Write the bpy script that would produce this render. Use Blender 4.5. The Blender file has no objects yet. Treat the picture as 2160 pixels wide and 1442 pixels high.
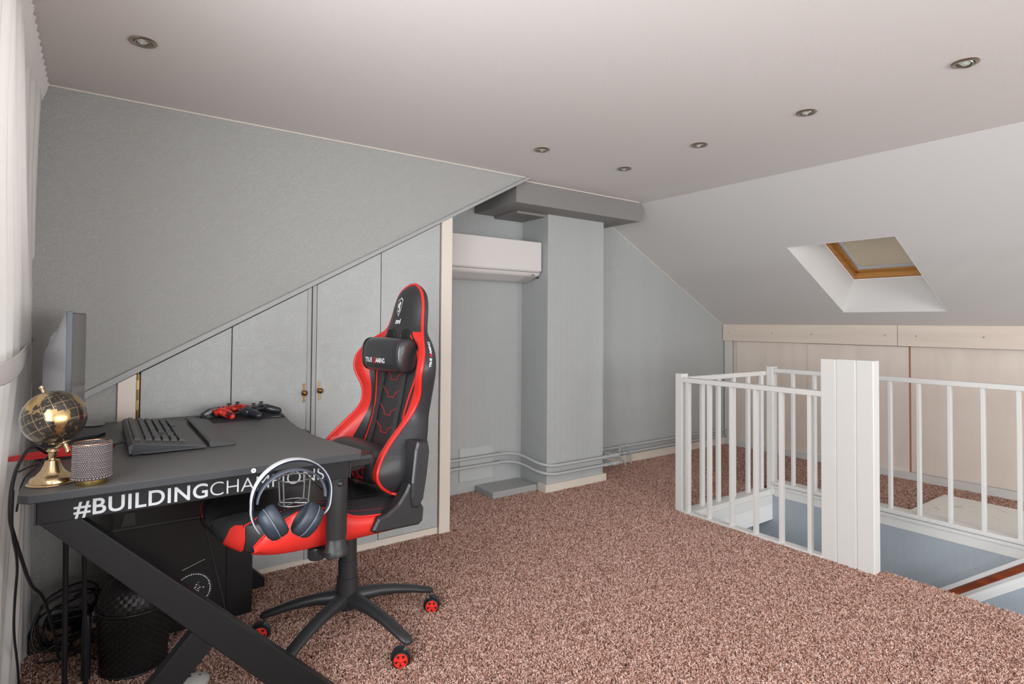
import bpy, bmesh, math, random
from mathutils import Vector, Matrix, noise
random.seed(7)
sc = bpy.context.scene
COL = sc.collection
PI = math.pi

# ------------------------------------------------------------------ camera
cam_d = bpy.data.cameras.new('camera'); cam = bpy.data.objects.new('camera', cam_d); COL.objects.link(cam)
yaw, pit, rol = math.radians(35.7727), math.radians(1.33538), math.radians(0.42490)
fw = Vector((math.sin(yaw)*math.cos(pit), math.cos(yaw)*math.cos(pit), math.sin(pit)))
rt = Vector((math.cos(yaw), -math.sin(yaw), 0)); up = rt.cross(fw)
r2 = rt*math.cos(rol) + up*math.sin(rol); u2 = up*math.cos(rol) - rt*math.sin(rol)
M = Matrix((r2, u2, -fw)).transposed().to_4x4(); M.translation = (0, 0, 1.2)
cam.matrix_world = M
cam_d.sensor_fit = 'HORIZONTAL'; cam_d.sensor_width = 36.0
cam_d.lens = 1216.21*36/2160
cam_d.shift_y = -(721-654.755)/2160
cam_d.clip_start = 0.02
sc.camera = cam

# ------------------------------------------------------------------ exposure, world, daylight, added fill
sc.view_settings.view_transform = 'Standard'
sc.view_settings.look = 'None'
sc.view_settings.exposure = 0.52
sc.view_settings.gamma = 1.0
sc.view_settings.use_curve_mapping = False
w = bpy.data.worlds.new('World'); sc.world = w; w.use_nodes = True
bg = w.node_tree.nodes['Background']
bg.inputs[0].default_value = (0.80, 0.88, 1.0, 1); bg.inputs[1].default_value = 1.0

def area(name, loc, rot, sx, sy, power, col):
    d = bpy.data.lights.new(name, 'AREA'); d.shape = 'RECTANGLE'; d.size = sx; d.size_y = sy
    d.energy = power; d.color = col
    o = bpy.data.objects.new(name, d); COL.objects.link(o); o.location = loc; o.rotation_euler = rot
    return o
# daylight through the window in the left wall;
# two added fill lamps brighten the room from behind and the stairwell
area('daylight_left_window', (-0.60, 0.70, 1.35), (0, -PI/2, 0), 1.25, 3.1, 84, (0.98, 0.99, 1.0))
area('fill_rear', (2.2, -2.55, 1.10), (PI/2, 0, 0), 3.4, 1.3, 74, (1.0, 0.985, 0.97))
area('fill_stairwell', (3.2, -0.35, -1.2), (PI/2, 0, 0), 0.2, 1.0, 8, (0.9, 0.95, 1.0))

# ------------------------------------------------------------------ mesh builder
class MB:
    def __init__(s): s.v = []; s.f = []
    def add(s, vs, fs):
        n = len(s.v); s.v += [tuple(v) for v in vs]; s.f += [tuple(i+n for i in f) for f in fs]; return s
    def box(s, x0, x1, y0, y1, z0, z1):
        vs = [(x, y, z) for z in (z0, z1) for y in (y0, y1) for x in (x0, x1)]
        return s.add(vs, [(0,2,3,1),(4,5,7,6),(0,1,5,4),(2,6,7,3),(0,4,6,2),(1,3,7,5)])
    def obox(s, c, a, b, d):
        c, a, b, d = map(Vector, (c, a, b, d))
        vs = [c+a*i+b*j+d*k for k in (-1,1) for j in (-1,1) for i in (-1,1)]
        return s.add(vs, [(0,2,3,1),(4,5,7,6),(0,1,5,4),(2,6,7,3),(0,4,6,2),(1,3,7,5)])
    def prism(s, poly, plane, a, b):
        def P(p, t):
            return {'xz': (p[0], t, p[1]), 'xy': (p[0], p[1], t), 'yz': (t, p[0], p[1])}[plane]
        n = len(poly); vs = [P(p, a) for p in poly] + [P(p, b) for p in poly]
        fs = [tuple(range(n)), tuple(range(2*n-1, n-1, -1))] + [(i, (i+1) % n, n+(i+1) % n, n+i) for i in range(n)]
        return s.add(vs, fs)
    def loft(s, rings, closed=True, caps=True, ringclosed=False):
        n = len(rings[0]); vs = [p for r in rings for p in r]; fs = []
        m = len(rings)
        for i in range(m if ringclosed else m-1):
            for j in range(n if closed else n-1):
                a = i*n+j; b = i*n+(j+1) % n; c = ((i+1) % m)*n+(j+1) % n; d = ((i+1) % m)*n+j
                fs.append((a, b, c, d))
        if caps and closed and not ringclosed:
            fs.append(tuple(range(n-1, -1, -1))); fs.append(tuple(range((m-1)*n, m*n)))
        return s.add(vs, fs)
    def tube(s, pts, r, n=8, closed=False, flat=None):
        pts = [Vector(p) for p in pts]; m = len(pts)
        rs = r if isinstance(r, (list, tuple)) else [r]*m
        rings = []; nrm = None
        for i, p in enumerate(pts):
            if closed: t = pts[(i+1) % m]-pts[i-1]
            else: t = pts[min(i+1, m-1)]-pts[max(i-1, 0)]
            t.normalize()
            if nrm is None:
                nrm = t.cross(Vector((0, 0, 1)))
                if nrm.length < 1e-3: nrm = t.cross(Vector((1, 0, 0)))
                nrm.normalize()
            else:
                nrm = (nrm - t*nrm.dot(t)).normalized()
            b = t.cross(nrm)
            f = flat or 1.0
            rings.append([p+nrm*math.cos(2*PI*k/n)*rs[i]+b*math.sin(2*PI*k/n)*rs[i]*f for k in range(n)])
        return s.loft(rings, ringclosed=closed)
    def lathe(s, prof, n=24, M=None):
        M = M or Matrix()
        rings = [[M @ Vector((max(r, 1e-5)*math.cos(2*PI*k/n), max(r, 1e-5)*math.sin(2*PI*k/n), z)) for k in range(n)] for r, z in prof]
        if prof[0][0] > 1e-3 and prof[-1][0] > 1e-3: return s.loft(rings, ringclosed=True)
        return s.loft(rings)
    def ell(s, c, r, nu=20, nv=12, M=None):
        if not isinstance(r, (tuple, list)): r = (r, r, r)
        M = M or Matrix(); rings = []
        for i in range(nv+1):
            a = -PI/2+PI*i/nv; ca = max(math.cos(a), 1e-4)
            rings.append([Vector(c)+(M @ Vector((r[0]*ca*math.cos(2*PI*k/nu), r[1]*ca*math.sin(2*PI*k/nu), r[2]*math.sin(a)))) for k in range(nu)])
        return s.loft(rings)
    def xf(s, M):
        s.v = [tuple(M @ Vector(v)) for v in s.v]; return s
    def mapv(s, fn):
        s.v = [tuple(fn(Vector(v))) for v in s.v]; return s
    def build(s, name, mat, parent=None, smooth=50, bevel=0, seg=2, sub=0, org=None, weld=False):
        me = bpy.data.meshes.new(name)
        vs = s.v
        if org is not None: vs = [(v[0]-org[0], v[1]-org[1], v[2]-org[2]) for v in vs]
        me.from_pydata(vs, [], s.f)
        bm = bmesh.new(); bm.from_mesh(me)
        if weld: bmesh.ops.remove_doubles(bm, verts=bm.verts, dist=1e-5)
        bmesh.ops.recalc_face_normals(bm, faces=bm.faces); bm.to_mesh(me); bm.free()
        for m in (mat if isinstance(mat, (list, tuple)) else [mat]): me.materials.append(m)
        if smooth:
            me.polygons.foreach_set('use_smooth', [True]*len(me.polygons))
            me.set_sharp_from_angle(angle=math.radians(smooth))
        o = bpy.data.objects.new(name, me); COL.objects.link(o)
        if parent: o.parent = parent
        if bevel:
            b = o.modifiers.new('bevel', 'BEVEL'); b.width = bevel; b.segments = seg; b.limit_method = 'ANGLE'; b.angle_limit = math.radians(40)
        if sub:
            b = o.modifiers.new('subsurf', 'SUBSURF'); b.levels = sub; b.render_levels = sub
        return o

def tag(o, label=None, cat=None, group=None, kind=None):
    if label: o['label'] = label
    if cat: o['category'] = cat
    if group: o['group'] = group
    if kind: o['kind'] = kind
    return o
def thing(name, label, cat, loc=(0,0,0), rz=0, group=None, kind=None):
    o = bpy.data.objects.new(name, None); COL.objects.link(o); o.empty_display_size = .05
    o.location = loc; o.rotation_euler = (0, 0, rz)
    return tag(o, label, cat, group, kind)
def copy_tree(o, parent=None):
    c = o.copy(); COL.objects.link(c)
    if parent: c.parent = parent
    for ch in [x for x in bpy.data.objects if x.parent == o]: copy_tree(ch, c)
    return c
class W:
    """a thing modelled in world coordinates with its empty at loc"""
    def __init__(s, name, label, cat, loc, group=None, kind=None):
        s.o = thing(name, label, cat, loc, 0, group, kind); s.loc = loc
    def part(s, mb, name, mat, parent=None, **k):
        return mb.build(name, mat, parent or s.o, org=s.loc, **k)

def text_mb(txt, size, fn, off=0.0, thick=0.0, align='LEFT', shear=0.0, sx=1.0, spacing=1.0):
    cu = bpy.data.curves.new('t', 'FONT'); cu.body = txt; cu.size = size; cu.offset = off; cu.align_x = align
    cu.shear = shear; cu.resolution_u = 8; cu.space_character = spacing
    ob = bpy.data.objects.new('t', cu); COL.objects.link(ob)
    dg = bpy.context.evaluated_depsgraph_get(); dg.update()
    me = bpy.data.meshes.new_from_object(ob.evaluated_get(dg))
    mb = MB(); mb.add([fn(v.co.x*sx, v.co.y) for v in me.vertices], [tuple(p.vertices) for p in me.polygons])
    bpy.data.objects.remove(ob); bpy.data.curves.remove(cu); bpy.data.meshes.remove(me)
    return mb

# ------------------------------------------------------------------ materials
def newmat(name):
    m = bpy.data.materials.new(name); m.use_nodes = True
    nt = m.node_tree; b = nt.nodes['Principled BSDF']
    return m, nt, b
def mat(name, col, rough=.5, metal=0, spec=None, bump=0, bscale=200, trans=0, coat=0, var=0, vscale=8, sheen=0):
    m, nt, b = newmat(name)
    b.inputs['Base Color'].default_value = (*col, 1); b.inputs['Roughness'].default_value = rough; b.inputs['Metallic'].default_value = metal
    if spec is not None: b.inputs['Specular IOR Level'].default_value = spec
    if trans: b.inputs['Transmission Weight'].default_value = trans
    if coat: b.inputs['Coat Weight'].default_value = coat
    if sheen: b.inputs['Sheen Weight'].default_value = sheen
    if bump or var:
        tc = nt.nodes.new('ShaderNodeNewGeometry')
        if bump:
            n = nt.nodes.new('ShaderNodeTexNoise'); n.inputs['Scale'].default_value = bscale; n.inputs['Detail'].default_value = 3
            nt.links.new(tc.outputs['Position'], n.inputs['Vector'])
            bu = nt.nodes.new('ShaderNodeBump'); bu.inputs['Strength'].default_value = bump; bu.inputs['Distance'].default_value = .001
            nt.links.new(n.outputs[0], bu.inputs['Height']); nt.links.new(bu.outputs[0], b.inputs['Normal'])
        if var:
            n = nt.nodes.new('ShaderNodeTexNoise'); n.inputs['Scale'].default_value = vscale; n.inputs['Detail'].default_value = 4
            nt.links.new(tc.outputs['Position'], n.inputs['Vector'])
            mx = nt.nodes.new('ShaderNodeMix'); mx.data_type = 'RGBA'
            mx.inputs[6].default_value = (*[c*(1-var) for c in col], 1); mx.inputs[7].default_value = (*[min(1, c*(1+var)) for c in col], 1)
            nt.links.new(n.outputs[0], mx.inputs[0]); nt.links.new(mx.outputs[2], b.inputs['Base Color'])
    return m
def N(nt, t, **k):
    n = nt.nodes.new(t)
    for a, v in k.items(): setattr(n, a, v)
    return n
def math_n(nt, op, a, b=None, c=None):
    n = N(nt, 'ShaderNodeMath', operation=op)
    for i, x in enumerate((a, b, c)):
        if x is None: continue
        if hasattr(x, 'is_linked') or hasattr(x, 'links'): nt.links.new(x, n.inputs[i])
        else: n.inputs[i].default_value = x
    return n.outputs[0]
def wallpaper(name, col, kind, strength=.5, rough=.55, lam=.008, per=.1, dist=.0012):
    m, nt, b = newmat(name); b.inputs['Base Color'].default_value = (*col, 1); b.inputs['Roughness'].default_value = rough
    b.inputs['Specular IOR Level'].default_value = .35
    g = N(nt, 'ShaderNodeNewGeometry'); s = N(nt, 'ShaderNodeSeparateXYZ'); nt.links.new(g.outputs['Position'], s.inputs[0])
    x, y, z = s.outputs
    if kind in ('herring', 'weave'): u = math_n(nt, 'ADD', x, math_n(nt, 'MULTIPLY', y, -1.0)); v = z
    else: u = x; v = y
    if kind == 'herring':
        tri = math_n(nt, 'PINGPONG', u, per/2)
        t = math_n(nt, 'ADD', v, math_n(nt, 'MULTIPLY', tri, 1.25))
        h = math_n(nt, 'SINE', math_n(nt, 'MULTIPLY', t, 2*PI/lam))
    elif kind == 'weave':
        a = math_n(nt, 'SINE', math_n(nt, 'MULTIPLY', math_n(nt, 'ADD', u, math_n(nt, 'MULTIPLY', v, .25)), 2*PI/(lam*1.3)))
        c = math_n(nt, 'SINE', math_n(nt, 'MULTIPLY', math_n(nt, 'SUBTRACT', v, math_n(nt, 'MULTIPLY', u, .18)), 2*PI/lam))
        h = math_n(nt, 'ADD', math_n(nt, 'MULTIPLY', math_n(nt, 'MULTIPLY', a, c), 1.5), math_n(nt, 'MULTIPLY', c, .35))
    else:
        a = math_n(nt, 'SINE', math_n(nt, 'MULTIPLY', math_n(nt, 'ADD', u, v), 2*PI/lam))
        c = math_n(nt, 'SINE', math_n(nt, 'MULTIPLY', math_n(nt, 'SUBTRACT', u, v), 2*PI/(lam*1.25)))
        h = math_n(nt, 'ADD', a, math_n(nt, 'MULTIPLY', c, .95 if kind != 'ceil' else .2))
    n = N(nt, 'ShaderNodeTexNoise'); n.inputs['Scale'].default_value = 260; nt.links.new(g.outputs['Position'], n.inputs['Vector'])
    h = math_n(nt, 'ADD', h, math_n(nt, 'MULTIPLY', n.outputs[0], .8))
    bu = N(nt, 'ShaderNodeBump'); bu.inputs['Strength'].default_value = strength; bu.inputs['Distance'].default_value = dist
    nt.links.new(h, bu.inputs['Height']); nt.links.new(bu.outputs[0], b.inputs['Normal'])
    return m
def embossed(name, col):
    m, nt, b = newmat(name); b.inputs['Base Color'].default_value = (*col, 1); b.inputs['Roughness'].default_value = .5
    g = N(nt, 'ShaderNodeNewGeometry')
    # damask relief: symmetric about repeats, scrolls are iso lines of a swirled noise
    s = N(nt, 'ShaderNodeSeparateXYZ'); nt.links.new(g.outputs['Position'], s.inputs[0])
    px = math_n(nt, 'PINGPONG', s.outputs[0], .135)
    c = N(nt, 'ShaderNodeCombineXYZ'); nt.links.new(px, c.inputs[0])
    nt.links.new(math_n(nt, 'WRAP', s.outputs[2], 0.0, .9), c.inputs[2])
    no = N(nt, 'ShaderNodeTexNoise'); no.inputs['Scale'].default_value = 12; no.inputs['Detail'].default_value = 1.0; no.inputs['Distortion'].default_value = 3.0
    nt.links.new(c.outputs[0], no.inputs['Vector'])
    h = math_n(nt, 'SINE', math_n(nt, 'MULTIPLY', no.outputs[0], 52))
    h = math_n(nt, 'POWER', math_n(nt, 'MAXIMUM', h, 0.0), 5.0)
    bu = N(nt, 'ShaderNodeBump'); bu.inputs['Strength'].default_value = .6; bu.inputs['Distance'].default_value = .0012
    nt.links.new(h, bu.inputs['Height']); nt.links.new(bu.outputs[0], b.inputs['Normal'])
    return m
def wood(name, c1, c2, scale=(2, 2, 30), rough=.45, ax=None):
    m, nt, b = newmat(name); b.inputs['Roughness'].default_value = rough
    g = N(nt, 'ShaderNodeNewGeometry'); mp = N(nt, 'ShaderNodeMapping'); mp.inputs['Scale'].default_value = scale
    nt.links.new(g.outputs['Position'], mp.inputs[0])
    n = N(nt, 'ShaderNodeTexNoise'); n.inputs['Scale'].default_value = 1; n.inputs['Detail'].default_value = 5; n.inputs['Distortion'].default_value = .6
    nt.links.new(mp.outputs[0], n.inputs['Vector'])
    r = N(nt, 'ShaderNodeValToRGB'); r.color_ramp.elements[0].position = .3; r.color_ramp.elements[1].position = .7
    r.color_ramp.elements[0].color = (*c1, 1); r.color_ramp.elements[1].color = (*c2, 1)
    nt.links.new(n.outputs[0], r.inputs[0]); nt.links.new(r.outputs[0], b.inputs['Base Color'])
    return m


M_dorm = wallpaper('dormer_paper', (.42, .42, .405), 'weave', .6, lam=.0078)
M_herr = wallpaper('herringbone_paper', (.50, .52, .515), 'herring', .6, lam=.0105, per=.052, dist=.0016)
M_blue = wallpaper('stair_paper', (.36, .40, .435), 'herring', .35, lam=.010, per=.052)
M_weave2 = wallpaper('gable_paper', (.40, .42, .42), 'weave', .4, lam=.009)
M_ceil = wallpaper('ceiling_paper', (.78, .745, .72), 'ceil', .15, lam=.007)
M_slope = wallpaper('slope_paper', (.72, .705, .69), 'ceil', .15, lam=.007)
M_greypaint = mat('grey_paint', (.37, .37, .365), .45, bump=.15, bscale=120)
M_beam = mat('beam_paint', (.25, .24, .23), .6, bump=.3, bscale=300)
M_emb = embossed('embossed_paper', (.44, .455, .452))
M_cream = mat('cream_paint', (.74, .67, .59), .4, bump=.05)
M_white = mat('white_gloss_paint', (.69, .68, .655), .3, bump=.04, bscale=60)
M_whitewall = mat('white_plaster', (.76, .75, .73), .7, bump=.1)
M_carpetbase = mat('carpet_backing', (.10, .05, .038), .95, bump=.6, bscale=300, var=.4, vscale=150)
M_maple = wood('pale_maple', (.74, .64, .56), (.82, .73, .65), (3, 7, .9), .38)
M_mapleH = wood('pale_maple_band', (.73, .62, .53), (.80, .70, .61), (3, 1.0, 14), .38)
M_pine = wood('orange_pine', (.42, .17, .035), (.60, .29, .07), (4, 2, 40), .35)
M_black = mat('black_plastic', (.018, .018, .020), .38, bump=.15, bscale=500)
M_blackmetal = mat('black_powder_metal', (.014, .014, .016), .42, metal=0, bump=.1, bscale=700)
M_brass = mat('aged_brass', (.30, .19, .085), .34, metal=1)
M_chrome = mat('chrome', (.75, .74, .72), .15, metal=1)
M_nickel = mat('satin_nickel', (.42, .38, .32), .28, metal=1)
M_dark = mat('dark_void', (.01, .01, .01), .8)
# ------------------------------------------------------------------ the room
H = 2.138; YC = 2.925; YB = 3.51; XL = -0.32; XR = 5.30; YR = -2.3
SX0, SX1, SY0, SY1 = 3.09, 4.03, -0.42, 2.345       # stair opening
def slopez(x): return H-.5254*(x-3.405)
def lslope(x): return .887+.5512*(x+.026)            # underside line of the left roof slope
def struct(mb, name, m, label=None, **k):
    o = mb.build(name, m, **k); o['kind'] = 'structure'
    if label: o['label'] = label
    return o
def spart(mb, name, m, parent, **k): return mb.build(name, m, parent, **k)

f = MB()
f.box(XL-.3, SX0, YR, YB, -.2, 0).box(SX0, SX1, SY1+.07, YB, -.2, 0).box(SX0, SX1, YR, SY0, -.2, 0).box(SX1, XR+.1, YR, YB, -.2, 0)
floor = struct(f, 'floor', M_carpetbase, 'attic floor under brown carpet', smooth=0)
# flat ceiling
c = MB(); c.box(XL-.3, 3.405, YR, YC, H, H+.1).box(2.0, 3.405, YC, YB, H, H+.1)
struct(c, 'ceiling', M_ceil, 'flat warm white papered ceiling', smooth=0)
# right roof slope with the skylight opening
KX0, KX1, KY0, KY1 = 4.095, 4.972, 1.537, 2.245
def sl(x, y, d=0): return (x, y, slopez(x)+d)
s = MB()
def slab(s, x0, x1, y0, y1, d0=0, d1=.02):
    s.add([sl(x0,y0,d0), sl(x1,y0,d0), sl(x1,y1,d0), sl(x0,y1,d0), sl(x0,y0,d1), sl(x1,y0,d1), sl(x1,y1,d1), sl(x0,y1,d1)],
          [(0,1,2,3),(4,5,6,7),(0,1,5,4),(1,2,6,5),(2,3,7,6),(3,0,4,7)])
XE = 5.36
slab(s, 3.405, KX0, YR, YB); slab(s, KX1, XE, YR, YB); slab(s, KX0, KX1, YR, KY0); slab(s, KX0, KX1, KY1, YB)
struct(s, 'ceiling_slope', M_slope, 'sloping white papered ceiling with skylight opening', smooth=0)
# left roof slope behind the dormer wall, over the cupboard and the niche
s = MB(); 
s.add([(XL, YC+.02, lslope(XL)), (2.3, YC+.02, lslope(2.3)), (2.3, YB, lslope(2.3)), (XL, YB, lslope(XL)),
       (XL, YC+.02, lslope(XL)+.05), (2.3, YC+.02, lslope(2.3)+.05), (2.3, YB, lslope(2.3)+.05), (XL, YB, lslope(XL)+.05)],
      [(0,1,2,3),(4,5,6,7),(0,1,5,4),(1,2,6,5),(2,3,7,6),(3,0,4,7)])
struct(s, 'ceiling_left_slope', M_beam, 'dark underside of the left roof slope over the niche', smooth=0)
# walls
d = MB()
xt = 2.254
d.prism([(XL-.1, lslope(XL-.1)+.01), (xt-.03, H), (XL-.1, H)], 'xz', YC, YC+.02)
d.prism([(XL-.1, 0), (.076, 0), (.076, lslope(.076)), (XL-.1, lslope(XL-.1))], 'xz', YC, YC+.02)
struct(d, 'wall_dormer', M_dorm, 'grey textured side wall of the dormer above the cupboard', smooth=0)
d = MB(); d.prism([(1.5, 0), (XE, 0), (XE, slopez(XE)), (3.405, H), (1.5, H)], 'xz', YB, YB+.1)
wall_back = struct(d, 'wall_back', M_herr, 'grey herringbone papered gable wall', smooth=0)
d = MB(); d.box(XR, XR+.1, YR, YB, 0, 1.3); struct(d, 'wall_right', M_whitewall, 'knee wall behind the wardrobe panels', smooth=0)
# left wall with the dormer window opening
WY0, WY1, WZ0, WZ1 = -.95, 2.32, .70, 2.0
d = MB(); X0, X1 = XL-.1, XL
d.box(X0, X1, YR, WY0, 0, H).box(X0, X1, WY1, YC, 0, H).box(X0, X1, WY0, WY1, 0, WZ0).box(X0, X1, WY0, WY1, WZ1, H)
struct(d, 'wall_left', M_whitewall, 'window wall behind the sheer curtains', smooth=0)
# rear wall behind the camera; its opening is invented to admit fill light
d = MB(); RX0, RX1, RZ0, RZ1 = .4, 4.0, .4, 1.75
d.box(XL-.1, RX0, YR-.1, YR, 0, H).box(RX1, XE, YR-.1, YR, 0, H).box(RX0, RX1, YR-.1, YR, 0, RZ0).box(RX0, RX1, YR-.1, YR, RZ1, H)
struct(d, 'wall_rear', M_whitewall, 'rear gable wall with a wide opening added for fill light', smooth=0)
# window frames (left dormer window, invented rear window for the fill lamp)
def window(name, plane, a0, a1, z0, z1, d0, n, label):
    fr = MB(); t = .05
    def bx(p0, p1, q0, q1, e0=0, e1=.05):
        if plane == 'x': fr.box(d0+e0, d0+e1, p0, p1, q0, q1)
        else: fr.box(p0, p1, d0+e0, d0+e1, q0, q1)
    bx(a0, a1, z0, z0+t); bx(a0, a1, z1-t, z1)
    for i in range(n+1):
        p = a0+(a1-a0-t)*i/n; bx(p, p+t, z0+t, z1-t)
    o = struct(fr, name, M_white, label, smooth=0)
    return o
window('window_1', 'x', WY0, WY1, WZ0, WZ1, XL-.08, 3, 'white framed dormer window behind the curtains')
window('fill_window', 'y', RX0, RX1, RZ0, RZ1, YR-.08, 3, 'white framed window added behind the camera for fill light')

# chimney breast and the bulkhead above it
d = MB(); d.box(2.62, 3.175, 3.2, YB, 0, 1.99)
struct(d, 'wall_chimney', M_herr, 'grey herringbone papered chimney breast', smooth=0)
d = MB(); d.prism([(2.19, 1.99), (3.363, 1.99), (3.393, 2.10), (3.352, H), (2.19, H)], 'xz', 3.0, YB)
d.box(2.36, 2.618, 3.22, YB, 1.972, 1.99)
struct(d, 'trim_1', M_beam, 'grey boxed bulkhead over chimney breast and niche', smooth=0, bevel=.003)
# stairwell shell
d = MB(); d.box(SX1-.022, SX1-.002, SY0, SY1+.14, -2.6, -.028)
stw = struct(d, 'wall_stair', M_blue, 'blue grey herringbone wall down in the stairwell', smooth=0)
d = MB(); d.box(SX0-.02, SX0, SY0, SY1+.2, -2.6, -.02).box(SX0, SX1, SY1+.13, SY1+.15, -2.6, -.2).box(SX0, SX1, SY0-.02, SY0, -2.6, -.9)
struct(d, 'wall_stair_end', M_blue, 'blue grey papered end wall of the stairwell', smooth=0)
d = MB(); d.box(SX0, SX1, SY1-.035, SY1+.13, -.2, -.02)
struct(d, 'trim_2', M_whitewall, 'white boarded edge of the floor at the stairwell end', smooth=0)
d = MB(); d.box(SX0-.1, SX1+.1, SY0-1, SY1+.3, -2.65, -2.6)
struct(d, 'floor_landing', M_greypaint, 'landing floor below the stairwell', smooth=0)

# baseboards
def sk(mb, name, lab): struct(mb, name, M_cream, lab, smooth=0, bevel=.002)
d = MB(); d.box(2.598, 3.197, 3.182, 3.2, 0, .062).box(2.598, 2.62, 3.2, 3.278, 0, .062).box(3.175, 3.197, 3.2, 3.215, 0, .062)
sk(d, 'baseboard_chimney', 'cream skirting board round the chimney breast')
d = MB(); d.box(3.175, 5.18, 3.49, YB, 0, .075); sk(d, 'baseboard_back', 'cream skirting board along the gable wall')
d = MB(); d.box(5.172, 5.195, YR, 3.49, 0, .065); struct(d, 'baseboard_right', M_white, 'white skirting board below the wardrobe panels', smooth=0, bevel=.002)
m = MB(); m.box(XL, 2.235, YC-.004, YC, H-.005, H)
struct(m, 'trim_4', M_cream, 'thin cream bead between dormer wall and ceiling', smooth=0)
m = MB(); m.box(2.26, 3.352, 2.996, 3.0, H-.005, H)
struct(m, 'trim_5', M_cream, 'thin cream bead between bulkhead and ceiling', smooth=0)
m = MB(); m.prism([(3.58, slopez(3.58)), (5.17, slopez(5.17)), (5.17, slopez(5.17)-.006), (3.58, slopez(3.58)-.006)], 'xz', YB-.004, YB)
struct(m, 'trim_6', M_cream, 'thin cream bead between gable wall and sloping ceiling', smooth=0)
# stepped floor ledge of the niche and stub right of the chimney
d = MB(); d.box(2.213, 2.598, 3.278, YB, 0, .05)
tag(d.build('floor_ledge', M_greypaint, smooth=0, bevel=.006), 'low grey painted stone ledge in the niche against the chimney', 'ledge')
d = MB(); d.box(3.175, 3.225, 3.24, 3.44, .0, .055)
tag(d.build('pipe_stub', M_greypaint, smooth=0, bevel=.006), 'small grey painted ledge right of the chimney foot', 'ledge')

# ------------------------------------------------------------------ carpet pile (stuff)
def pile():
    me = bpy.data.meshes.new('carpet_pile'); b = MB()
    def q(x0, x1, y0, y1): b.add([(x0,y0,.0), (x1,y0,.0), (x1,y1,.0), (x0,y1,.0)], [(0,1,2,3)])
    q(-.25, SX0+.03, .75, YC); q(1.67, 2.6, YC, YB); q(2.6, SX0, YC, 3.18); q(SX0, 3.18, SY1+.08, 3.18); q(3.18, SX1+.09, SY1+.07, 3.49); q(SX1+.09, 5.17, .9, 3.49)
    q(SX0+.03, SX0+.055, .5, 1.235); 
    q(.6, SX0+.03, .3, .75)
    me.from_pydata(b.v, [], b.f)
    o = bpy.data.objects.new('carpet_pile', me); COL.objects.link(o)
    tag(o, 'mottled brown and pink twisted pile carpet covering the attic floor', 'carpet', kind='stuff')
    m, nt, p = newmat('carpet_yarn'); p.inputs['Roughness'].default_value = .8; p.inputs['Specular IOR Level'].default_value = .2
    oi = N(nt, 'ShaderNodeObjectInfo'); r = N(nt, 'ShaderNodeValToRGB'); r.color_ramp.interpolation = 'LINEAR'
    e = r.color_ramp.elements; e[0].position = 0; e[0].color = (.18, .085, .060, 1); e[1].position = 1; e[1].color = (.82, .63, .56, 1)
    for ps, cl in ((.25, (.33, .165, .118)), (.5, (.54, .315, .245)), (.8, (.72, .49, .41))):
        k = e.new(ps); k.color = (*cl, 1)
    nt.links.new(oi.outputs['Random'], r.inputs[0]); nt.links.new(r.outputs[0], p.inputs['Base Color'])
    me.materials.append(m)
    g = bpy.data.node_groups.new('pile', 'GeometryNodeTree')
    g.interface.new_socket('Geometry', in_out='INPUT', socket_type='NodeSocketGeometry')
    g.interface.new_socket('Geometry', in_out='OUTPUT', socket_type='NodeSocketGeometry')
    gi = g.nodes.new('NodeGroupInput'); go = g.nodes.new('NodeGroupOutput')
    ds = g.nodes.new('GeometryNodeDistributePointsOnFaces'); ds.inputs['Density'].default_value = 56000
    ins = g.nodes.new('GeometryNodeInstanceOnPoints')
    cv = g.nodes.new('GeometryNodeCurveQuadraticBezier'); cv.inputs['Resolution'].default_value = 3
    cv.inputs['Start'].default_value = (0, 0, -.001); cv.inputs['Middle'].default_value = (.001, .0005, .011); cv.inputs['End'].default_value = (.0062, .0015, .0085)
    cc = g.nodes.new('GeometryNodeCurvePrimitiveCircle'); cc.inputs['Resolution'].default_value = 4; cc.inputs['Radius'].default_value = .00135
    cm = g.nodes.new('GeometryNodeCurveToMesh'); cm.inputs['Fill Caps'].default_value = True
    sm = g.nodes.new('GeometryNodeSetMaterial'); sm.inputs['Material'].default_value = m
    rv = g.nodes.new('FunctionNodeRandomValue'); rv.data_type = 'FLOAT_VECTOR'
    rv.inputs[0].default_value = (-.35, -.35, 0); rv.inputs[1].default_value = (.35, .35, 6.283)
    rs = g.nodes.new('FunctionNodeRandomValue'); rs.data_type = 'FLOAT'; rs.inputs[2].default_value = .7; rs.inputs[3].default_value = 1.25
    L = g.links.new
    L(gi.outputs[0], ds.inputs[0]); L(ds.outputs['Points'], ins.inputs['Points'])
    L(cv.outputs[0], cm.inputs[0]); L(cc.outputs[0], cm.inputs[1]); L(cm.outputs[0], sm.inputs[0]); L(sm.outputs[0], ins.inputs['Instance'])
    L(rv.outputs[0], ins.inputs['Rotation']); L(rs.outputs[1], ins.inputs['Scale']); L(ins.outputs[0], go.inputs[0])
    md = o.modifiers.new('pile', 'NODES'); md.node_group = g
pile()

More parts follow.
